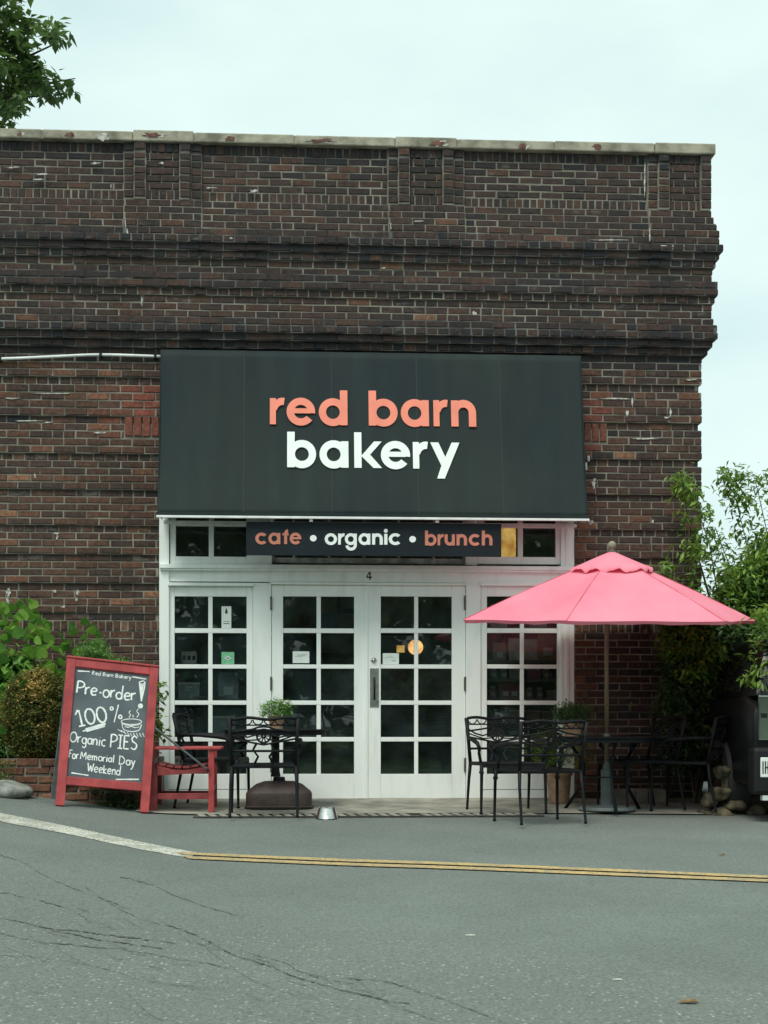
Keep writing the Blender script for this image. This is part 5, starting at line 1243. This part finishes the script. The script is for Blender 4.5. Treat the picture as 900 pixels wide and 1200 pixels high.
# large-leaved climber against the wall
big = empty('hydrangea_vine', (P(30, 880, -.5).x, -.5, ground(P(30, 880).x, -.5)), label='bright green broad-leaved climbing plant against the brick wall at left', cat='plant')
def heart():
    q = MB(); pts = [(0, 0), (-.2, -.1), (-.4, -.02), (-.52, .2), (-.54, .45), (-.44, .68), (-.24, .88), (0, 1.02), (.24, .88), (.44, .68), (.54, .45), (.52, .2), (.4, -.02), (.2, -.1)]; q.v = [(0, .4, -.07)]
    for (x, y) in pts: q.v.append((x*rnd(.9, 1.1), y, .06*abs(x)*2-(.12 if y > .9 else 0)+rnd(-.03, .03)))
    q.f = [(0, 1+k, 1+(k+1) % 14) for k in range(14)]; q.c = [(.0, .0, .0)]*15; return q
hm = []
poly = [(-45, 730), (-5, 722), (8, 706), (22, 700), (40, 706), (48, 722), (60, 735), (66, 762), (78, 742), (98, 728), (108, 732), (120, 745), (112, 752), (100, 762), (96, 778), (80, 795), (45, 800), (30, 815), (18, 840), (5, 862), (-45, 870)]
k = 0
while k < 298:
    x, y = rnd(-45, 122), rnd(700, 868)
    if not inpoly(x, y, poly): continue
    # gaps where the brick shows
    if (x-18)**2/120+(y-762)**2/90 < 1 or (x-62)**2/60+(y-770)**2/60 < 1: continue
    if k < 8: ob = heart().build('leaf', 'leaf_big', big, fix=False, smooth_=True); hm.append(ob.data)
    else: ob = bpy.data.objects.new('leaf', random.choice(hm)); COL.objects.link(ob); ob.parent = big
    p = P(x, y, -.16-.75*random.random()*smooth(700, 790, y)-.12*random.random())-big.location; s = .088*rnd(.6, 1.2)
    ob.location = p; ob.scale = (s, s, s); ob.rotation_euler = (R(rnd(-85, -15)), R(rnd(-30, 30)), R(rnd(-60, 60)+180)) if False else (R(rnd(100, 165)), R(rnd(-35, 35)), R(rnd(-70, 70)))
    k += 1
q = MB()
for (x0, y0), (x1, y1), (x2, y2) in (((20, 890), (15, 800), (22, 712)), ((30, 890), (55, 810), (100, 740)), ((10, 890), (-5, 800), (-20, 730)), ((25, 890), (35, 800), (48, 735)), ((22, 890), (70, 800), (85, 750))):
    q.tube([P(x0, y0, -.6)-big.location, P(x1, y1, -.4)-big.location, P(x2, y2, -.2)-big.location], [.012, .009, .004], 6)
q.build('stem', 'twig', big)
# dark inner leaves of the climber
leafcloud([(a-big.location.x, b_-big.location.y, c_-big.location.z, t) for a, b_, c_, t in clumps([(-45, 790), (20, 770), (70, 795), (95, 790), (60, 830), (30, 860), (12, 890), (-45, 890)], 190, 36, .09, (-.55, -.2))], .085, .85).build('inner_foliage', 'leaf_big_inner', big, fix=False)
# golden yew
ye = empty('golden_yew', (P(45, 890, -.85).x, -.85, zt1-.05), label='rounded olive and golden dwarf conifer in the brick planter', cat='shrub'); pts = []
cy_ = P(46, 840, -.85)
for j in range(900):
    d = Vector((random.gauss(0, 1), random.gauss(0, 1), random.gauss(0, 1))).normalized()*rnd(.75, 1.02)**.5; rr = Vector((.315, .26, .40)); c = Vector((cy_.x+d.x*rr.x, -.85+d.y*rr.y, cy_.z+d.z*rr.z))
    gold = math.exp(-(((d.x+.05)/.35)**2+((d.z-.62)/.35)**2)) + .8*math.exp(-(((d.x-.25)/.18)**2+((d.z+.3)/.12)**2)); t0 = min(.6, max(0, random.gauss(.13, .1)))
    for k in range(24):
        t = min(1, t0+rnd(-.05, .12)); 
        if random.random() < gold*.95: t = rnd(.75, 1)
        pts.append((c.x-ye.location.x+random.gauss(0, .022), c.y-ye.location.y+random.gauss(0, .022), c.z-ye.location.z+random.gauss(0, .022), t))
leafcloud(pts, .034, .36, droop=-.2).build('foliage', 'leaf_yew', ye, fix=False)
q = MB()
for k in range(7): a = rnd(0, 6.28); q.tube([(0, 0, 0), (.1*math.cos(a), .1*math.sin(a), .25), (.2*math.cos(a), .2*math.sin(a), .55)], [.012, .008, .003], 5)
q.build('stem', 'bark', ye)
def bush(name, label, cat, polyn, nc, per, rad, yr, size, lm, base, wd=.4, droop=.2, stems=4):
    b0 = P(*base); e = empty(name, (b0.x, b0.y, ground(b0.x, b0.y)), label=label, cat=cat); pts = [(a-b0.x, b_-b0.y, c_-e.location.z, t) for a, b_, c_, t in clumps(polyn, nc, per, rad, yr)]
    leafcloud(pts, size, wd, droop=droop).build('foliage', lm, e, fix=False); q = MB()
    for k in range(stems):
        p = random.choice(pts); q.tube([(rnd(-.03, .03), rnd(-.03, .03), 0), (p[0]*.4, p[1]*.4, p[2]*.6), (p[0], p[1], p[2])], [.014, .009, .003], 5)
    q.build('stem', 'twig', e); return e
bush('feathery_shrub', 'fine feathery light green shrub rising behind the top of the sandwich board', 'shrub', [(92, 775), (100, 755), (118, 752), (125, 768), (145, 775), (150, 790), (92, 800)], 150, 44, .05, (-.75, -.4), .04, 'leaf_herb', (120, 890, -.6), .25, -.5)
bush('leafy_plant', 'green leafy plant showing between the sandwich board and the white post', 'plant', [(150, 790), (190, 800), (194, 815), (186, 825), (192, 850), (194, 870), (184, 885), (150, 890)], 40, 20, .06, (-.7, -.3), .07, 'leaf_shrub', (178, 900, -.5), .55)
bush('fern', 'small light green fern at the left edge above the boulder', 'fern', [(-25, 860), (8, 866), (12, 890), (9, 915), (-25, 925)], 34, 28, .05, (-1.25, -1.1), .035, 'leaf_herb', (-5, 925, -1.18), .25, -.3)
bush('ground_ivy', 'low dark ivy growing at the foot of the wall behind the sandwich board', 'plant', [(100, 925), (160, 930), (160, 944), (120, 944)], 20, 24, .05, (-1.2, -1.12), .035, 'leaf_dark', (130, 944, -1.16), .6)

# ================================================================== RIGHT: SHRUBS, STONES, CARS
rs = empty('tall_shrub', (P(880, 900, .3).x, .3, ground(P(880, 900, .3).x, .3)-.02), label='tall arching light green shrub at the right corner of the building', cat='shrub'); o0 = rs.location
pts = clumps([(795, 745), (808, 705), (838, 705), (850, 672), (868, 668), (885, 640), (905, 625), (960, 590), (1060, 600), (1060, 790), (905, 800), (868, 812), (850, 818), (800, 800)], 720, 44, .12, (-.5, 1.4))
pts += clumps([(840, 705), (868, 655), (890, 640), (960, 570), (1000, 700), (960, 760), (860, 740)], 200, 40, .12, (-.3, .8))
pts += clumps([(895, 715), (960, 690), (980, 816), (895, 820), (882, 796), (888, 750)], 190, 42, .09, (-1.7, -.7))
pts += clumps([(772, 700), (800, 690), (830, 700), (850, 740), (830, 800), (790, 790)], 170, 40, .09, (-.7, -.25))
stq = MB()
for arcp, n_, sp_, Y in (([(830, 760), (815, 700), (806, 650), (800, 590), (795, 548)], 60, .05, -.35), ([(845, 780), (828, 720), (812, 660), (800, 560)], 90, .045, -.4), ([(860, 780), (880, 700), (876, 640), (862, 585), (853, 548)], 420, .06, .3), ([(870, 760), (900, 690), (898, 620), (888, 575), (884, 560)], 160, .05, .4),
        ([(850, 760), (840, 690), (832, 640), (822, 610)], 260, .07, -.3), ([(900, 740), (925, 640), (915, 570), (905, 552)], 300, .06, .5), ([(830, 780), (800, 745), (785, 718), (768, 706)], 170, .05, -.45), ([(820, 760), (800, 700), (788, 670), (783, 655)], 120, .05, -.4), ([(880, 760), (868, 700), (850, 650), (838, 618)], 260, .06, .2)):
    st = [Vector(P(x, y, Y+.04*k)) for k, (x, y) in enumerate(arcp)]; pts += sprig(st, n_, sp_); stq.tube([p-o0 for p in st], [.009, .007, .005, .004, .002][:len(st)] if len(st) <= 5 else .004, 5)
for k in range(8): p = random.choice(pts); stq.tube([(0, 0, 0), Vector(((p[0]-o0.x)*.5, (p[1]-o0.y)*.5, (p[2]-o0.z)*.6)), Vector(p[:3])-o0], [.02, .014, .005], 6)
for x, y, r_ in ((797, 562, .05), (803, 572, .06), (812, 580, .05), (852, 560, .06), (868, 558, .06), (858, 572, .07), (872, 585, .06), (812, 640, .06), (818, 650, .06), (826, 600, .05)):
    c = P(x, y, -.35 if x < 830 else .3)
    for k in range(70): pts.append((c.x+random.gauss(0, r_), c.y+random.gauss(0, r_), c.z+random.gauss(0, r_*.8), rnd(.3, .95)))
leafcloud([(a-o0.x, b_-o0.y, c_-o0.z, t) for a, b_, c_, t in pts],   .082, .36).build('foliage', 'leaf_shrub', rs, fix=False); stq.build('stem', 'twig', rs)
bush('dark_shrub', 'dense dark evergreen shrub under the pink umbrella at the building corner', 'shrub', [(785, 740), (830, 720), (880, 740), (900, 790), (880, 812), (864, 832), (858, 828), (832, 830), (828, 865), (835, 895), (790, 900), (778, 850), (782, 790)], 420, 40, .11, (-.62, -.2), .075, 'leaf_dark', (815, 935, -.4), .4, .2, 8)
bush('background_hedge', 'dark green hedge beyond the parked cars at the right edge', 'hedge', [(770, 790), (900, 760), (1500, 740), (1500, 925), (770, 925)], 420, 40, .45, (9, 11.5), .2, 'leaf_dark', (1000, 920, 10), .5, .2, 8)
sw = empty('stone_wall', (P(870, 970, -1.25).x, -1.25, ground(P(870, 970, -1.25).x, -1.25)), label='low wall of rounded tan fieldstones beside the parked dark car', cat='stone wall')
for k, (x, y, a, b_) in enumerate(((858, 914, .105, .13), (874, 900, .06, .06), (877, 921, .05, .07), (845, 930, .08, .07), (861, 943, .10, .075), (843, 955, .10, .08), (882, 951, .10, .085), (866, 963, .09, .065), (900, 962, .10, .075), (832, 938, .07, .07), (846, 905, .07, .06), (917, 955, .10, .09), (935, 962, .10, .08), (826, 957, .07, .055))):
    rock('stone', x, y, -1.25+rnd(-.04, .06), a, .12, b_, 'stone', parent=sw, seed=k)
q = MB(); a, b_ = P(836, 960, -1.1).x-sw.location.x, P(960, 960, -1.1).x-sw.location.x; zz = -.05
q.v = []
for (u, h_) in ((0, .12), (.12, .30), (.25, .44), (.45, .40), (.7, .34), (1, .36)):
    x = a+(b_-a)*u; q.v += [(x, .0, zz), (x, .02, zz+h_), (x, .3, zz+h_*.9), (x, .34, zz)]
q.f = [(4*k+j, 4*k+j+1, 4*k+5+j, 4*k+4+j) for k in range(5) for j in range(3)]; q.build('rubble_core', 'soil', sw)
random.seed(5)
lb = empty('low_ledge', (P(745, 955, -.42).x, -.42, ground(2.2, -.42)), label='low ledge of pale concrete blocks at the wall foot right of the umbrella pole', cat='ledge')
for k, (x0, x1) in enumerate(((719, 745), (745.6, 760), (761, 781))):
    a, b_ = P(x0, 950, -.42).x-lb.location.x, P(x1, 950, -.42).x-lb.location.x; q = MB(); q.box(a, b_, 0, .3, 0.01, .125+rnd(-.01, .01)); q.build('block', 'concrete', lb, bevel=.008)
def car(label, loc, rz, m, cat='car', tail=True):
    t = empty('parked_car', loc, (0, 0, rz), label, cat, None)
    L2, W2 = 2.25, .91
    q = MB(); side = [(-L2, .42), (-L2+.02, .78), (-L2+.18, .93), (-1.05, 1.02), (1.9, 1.05), (L2, .95), (L2, .42), (L2-.2, .3), (-L2+.2, .3)]
    q.prism(side, lambda u, v, w_: (-W2+w_, u, v), 2*W2); q.build('body', m, t, bevel=.07, smooth_=2)
    q = MB(); lo_ = [(-1.15, 1.03), (-.35, 1.52), (1.9, 1.54), (2.14, 1.03)]; n4 = len(lo_)
    for sx in (-1, 1):
        for (y, z) in lo_: q.v.append((sx*(.86-.2*max(0, (z-1.03))/.6), y, z))
    q.f = [tuple(range(n4)), tuple(range(2*n4-1, n4-1, -1))]+[(k, (k+1) % n4, n4+(k+1) % n4, n4+k) for k in range(n4)]; cab = q.build('cabin', m, t, bevel=.05, smooth_=2)
    def win(pts_, nm): q = MB(); q.v = [tuple(p) for p in pts_]; q.f = [(0, 1, 2, 3)]; o = q.build(nm, 'car_glass', t); s_ = o.modifiers.new('s', 'SOLIDIFY'); s_.thickness = .012; s_.offset = 0
    e = .012
    win([(-.76, -1.1-e, 1.09+e), (.76, -1.1-e, 1.09+e), (.62, -.44-e, 1.47+e), (-.62, -.44-e, 1.47+e)], 'windscreen')
    win([(-.76, 2.11+e, 1.10+e), (.76, 2.11+e, 1.10+e), (.64, 1.94+e, 1.48+e), (-.64, 1.94+e, 1.48+e)], 'rear_window')
    for sx in (-1, 1):
        for (y0, y1, y2, y3) in ((-.98, .28, .28, -.36), (.36, 1.75, 1.65, .36)): win([(sx*(.862+e-.01), y0, 1.08), (sx*(.862+e-.01), y1, 1.08), (sx*(.69+e), y2, 1.47), (sx*(.69+e), y3, 1.47)], 'side_window')
        q = MB(); q.prism([(.52, .70), (.89, .72), (.89, .86), (.55, .84)], lambda u, v, w_, sx=sx: (sx*u, -L2-.012+w_, v), .05); h = q.build('headlight', 'lens', t, bevel=.01)
        q = MB(); q.prism([(.80, .72), (.90, .73), (.90, .80), (.80, .79)], lambda u, v, w_, sx=sx: (sx*u, -L2-.018+w_, v), .01); q.build('turn_signal', 'amber', t)
        q = MB(); q.prism([(.6, .5), (.85, .5), (.85, .57), (.62, .57)], lambda u, v, w_, sx=sx: (sx*u, -L2-.062+w_, v), .02); q.build('fog_light', 'lens', t)
        q = MB(); q.prism([(.62, .78), (.9, .78), (.9, .95), (.66, .93)], lambda u, v, w_, sx=sx: (sx*u, L2+.014-w_, v), .04); (q.build('tail_light', 'red_lens', t) if tail else 0)
        q = MB(); q.bar((sx*.86, -.86, 1.08), (sx*1.0, -.9, 1.12), .05, .04); q.box(min(sx*.98, sx*1.16), max(sx*.98, sx*1.16), -.98, -.86, 1.05, 1.24); q.build('mirror', 'chrome', t, bevel=.02)
        for y in (-1.4, 1.35):
            q = MB(); q.lathe([(.2, -.11), (.33, -.11), (.35, -.08), (.35, .08), (.33, .11), (.2, .11)], 28); q.v = [(sx*.83+v[2], y+v[0], .35+v[1]) for v in q.v]; ty = q.build('wheel', 'rubber', t, smooth_=2)
            q = MB(); q.lathe([(.19, -.112), (.2, -.118), (.05, -.125), (.02, -.13)], 14); q.v = [(sx*.83+sx*-v[2], y+v[0], .35+v[1]) for v in q.v]; q.build('rim', 'chrome', ty)
    q = MB(); q.box(-W2-.02, W2+.02, -L2-.06, -L2+.1, .42, .62); q.build('front_bumper', 'plastic_black', t, bevel=.03); q = MB(); q.box(-W2-.01, W2+.01, L2-.1, L2+.07, .24, .62); q.build('rear_bumper', 'plastic_black', t, bevel=.03)
    for k in range(5): q = MB(); q.box(-.48, .48, -L2-.016, -L2+.02, .66+k*.045, .682+k*.045); q.build('grille_slat', 'chrome', t)
    return t
m, n, l, b = nmat('car_glass'); b.inputs['Base Color'].default_value = (.012, .015, .016, 1); b.inputs['Roughness'].default_value = .06; M['car_glass'] = m
cy1 = -1.9; cx_ = P(883, 900, cy1).x+.90
car1 = car('dark car partly in view at the right edge beside the fieldstones', (cx_, cy1+2.25, ground(cx_, cy1)), R(180), 'car_black', tail=False)
for (u0, u1, v0, v1, mm, nm, pr) in ((.775, .865, .68, 1.04, 'chrome', 'tail_lamp_housing', .03), (.795, .85, .86, .9, 'plastic_black', 'lamp_divider', .036), (.79, .865, .38, .54, 'paper', 'sticker', .078), (.62, .785, .35, .51, 'plate', 'number_plate', .08), (.66, .84, .19, .235, 'lens', 'reverse_light', .05)):
    q = MB(); q.box(u0, u1, 2.25-.02, 2.25+pr, v0, v1); q.build(nm, mm, car1, bevel=.006)
q = MB()
for (u0, u1, v0, v1) in ((.80, .809, .41, .51), (.809, .822, .455, .466), (.822, .831, .41, .51), (.842, .851, .41, .51)): q.box(u0, u1, 2.25+.079, 2.25+.0815, v0, v1)
q.build('print', 'ink', car1)
cx2 = P(839, 858, 5.2).x+.04
car('pale silver car glimpsed through the shrub with a red tail light', (cx2+.72, 5.2+2.25, -.2), R(180), 'car_silver')

# ================================================================== TREES
def tree(label, bx, by_, h, cr, nc, per, lm, size, polyn=None, yr=None, grp=None, seed=1):
    random.seed(seed); gz_ = ground(bx, by_); t = empty('broadleaf_tree', (bx, by_, gz_), label=label, cat='tree', group=grp); q = MB()
    q.tube([(0, 0, -.1), (.05, 0, h*.2), (.1, .05, h*.45), (0, 0, h*.75)], [.26*h/12, .21*h/12, .15*h/12, .05], 12)
    for k in range(12):
        a = rnd(0, 6.28); z0 = h*rnd(.25, .65); r_ = cr*rnd(.5, .9); q.tube([(.05, 0, z0), (r_*.45*math.cos(a), r_*.45*math.sin(a), z0+h*.08), (r_*math.cos(a), r_*math.sin(a), z0+h*.17)], [.09*h/12, .05*h/12, .015], 7)
    q.build('trunk', 'bark', t); pts = []
    for k in range(nc):
        d = Vector((random.gauss(0, 1), random.gauss(0, 1), random.gauss(0, 1))).normalized()*rnd(.35, 1)**.5*rnd(.8, 1.08); c = Vector((d.x*cr, d.y*cr, h*.62+d.z*h*.37 if polyn else h*.53+d.z*h*.47)); t0 = min(1, max(0, random.gauss(.4, .25))); rr = cr*.13
        for j in range(per): pts.append((c.x+random.gauss(0, rr), c.y+random.gauss(0, rr), c.z+random.gauss(0, rr*.7), min(1, max(0, t0+rnd(-.15, .15)))))
    if polyn: pts += [(a-bx, b_-by_, c_-gz_, u) for a, b_, c_, u in clumps(polyn, 340, 34, .15, yr)]
    leafcloud(pts, size, .5).build('crown', lm, t, fix=False); 
    if polyn:
        q = MB()
        for tx, ty_ in ((88, 92), (74, 47), (60, 112), (20, 135), (45, 30)):
            e_ = P(tx, ty_, 9)-t.location; q.tube([Vector((0, 0, h*.55)), Vector((e_.x*.5, e_.y*.5, h*.62)), e_], [.1, .05, .008], 6)
        q.build('limb', 'bark', t)
    return t
tp = P(-190, 500, 9)
tree('leafy green tree whose branches reach in at the top left over the parapet', tp.x-1.2, 11.5, 15.6, 3.2, 300, 40, 'leaf_tree', .17,
     [(-190, -110), (60, -60), (24, -6), (26, 12), (24, 24), (46, 20), (52, 34), (74, 38), (76, 46), (52, 54), (50, 66), (64, 74), (72, 84), (92, 90), (84, 104), (66, 100), (60, 116), (50, 112), (48, 98), (36, 104), (36, 136), (24, 144), (14, 120), (16, 148), (2, 150), (-190, 160)], (8, 10), seed=3)
gtr = 'trees across the road'
for k, (x, y, h, c_) in enumerate(((-17, -34, 9, 4.5), (-9.5, -31, 8.2, 4.2), (-3, -34, 9.6, 4.6), (3.4, -31.5, 8.6, 4.2), (9.5, -33, 9.4, 4.4), (16, -31, 8.6, 4.4), (24, -34, 9.5, 5), (-14, -29, 6, 3.6))):
    tree('broad green tree on the grass bank across the road', x, y, h, c_, 200, 34, 'leaf_tree', .6, grp=gtr, seed=20+k)

random.seed(9)
for px, py, s, lb, m_ in ((807, 1176, .045, 'single dry brown leaf lying on the asphalt near the lower right corner', 'cardboard_leaf'), (845, 1003, .03, 'small brown leaf on the road just above the yellow lines at right', 'cardboard_leaf'), (724, 1149, .02, 'pale straw fragment on the open asphalt at lower right', 'straw'), (551, 1097, .022, 'thin white scrap on the asphalt below the yellow lines', 'straw')):
    g_ = GR(px, py); e = MB(); e.v = [(-s, 0, .006), (-s*.3, s*.45, .012), (s*.6, s*.3, .016), (s, 0, .006), (s*.5, -s*.4, .012), (-s*.4, -s*.35, .008)] if s > .025 else [(-s, 0, .004), (-s, s*.25, .006), (s*.3, s*.3, .008), (s, s*.2, .006), (s, 0, .004), (0, -s*.1, .004)]
    e.f = [(0, 1, 2, 3, 4, 5)]
    if m_ not in M: M[m_] = mat(m_, (.2, .12, .05) if m_ == 'cardboard_leaf' else (.6, .6, .5), .9, .3, 40)
    o = e.build('fallen_leaf' if s > .025 else 'litter_scrap', m_); o.location = g_; tag(o, lb, 'leaf' if s > .025 else 'scrap')
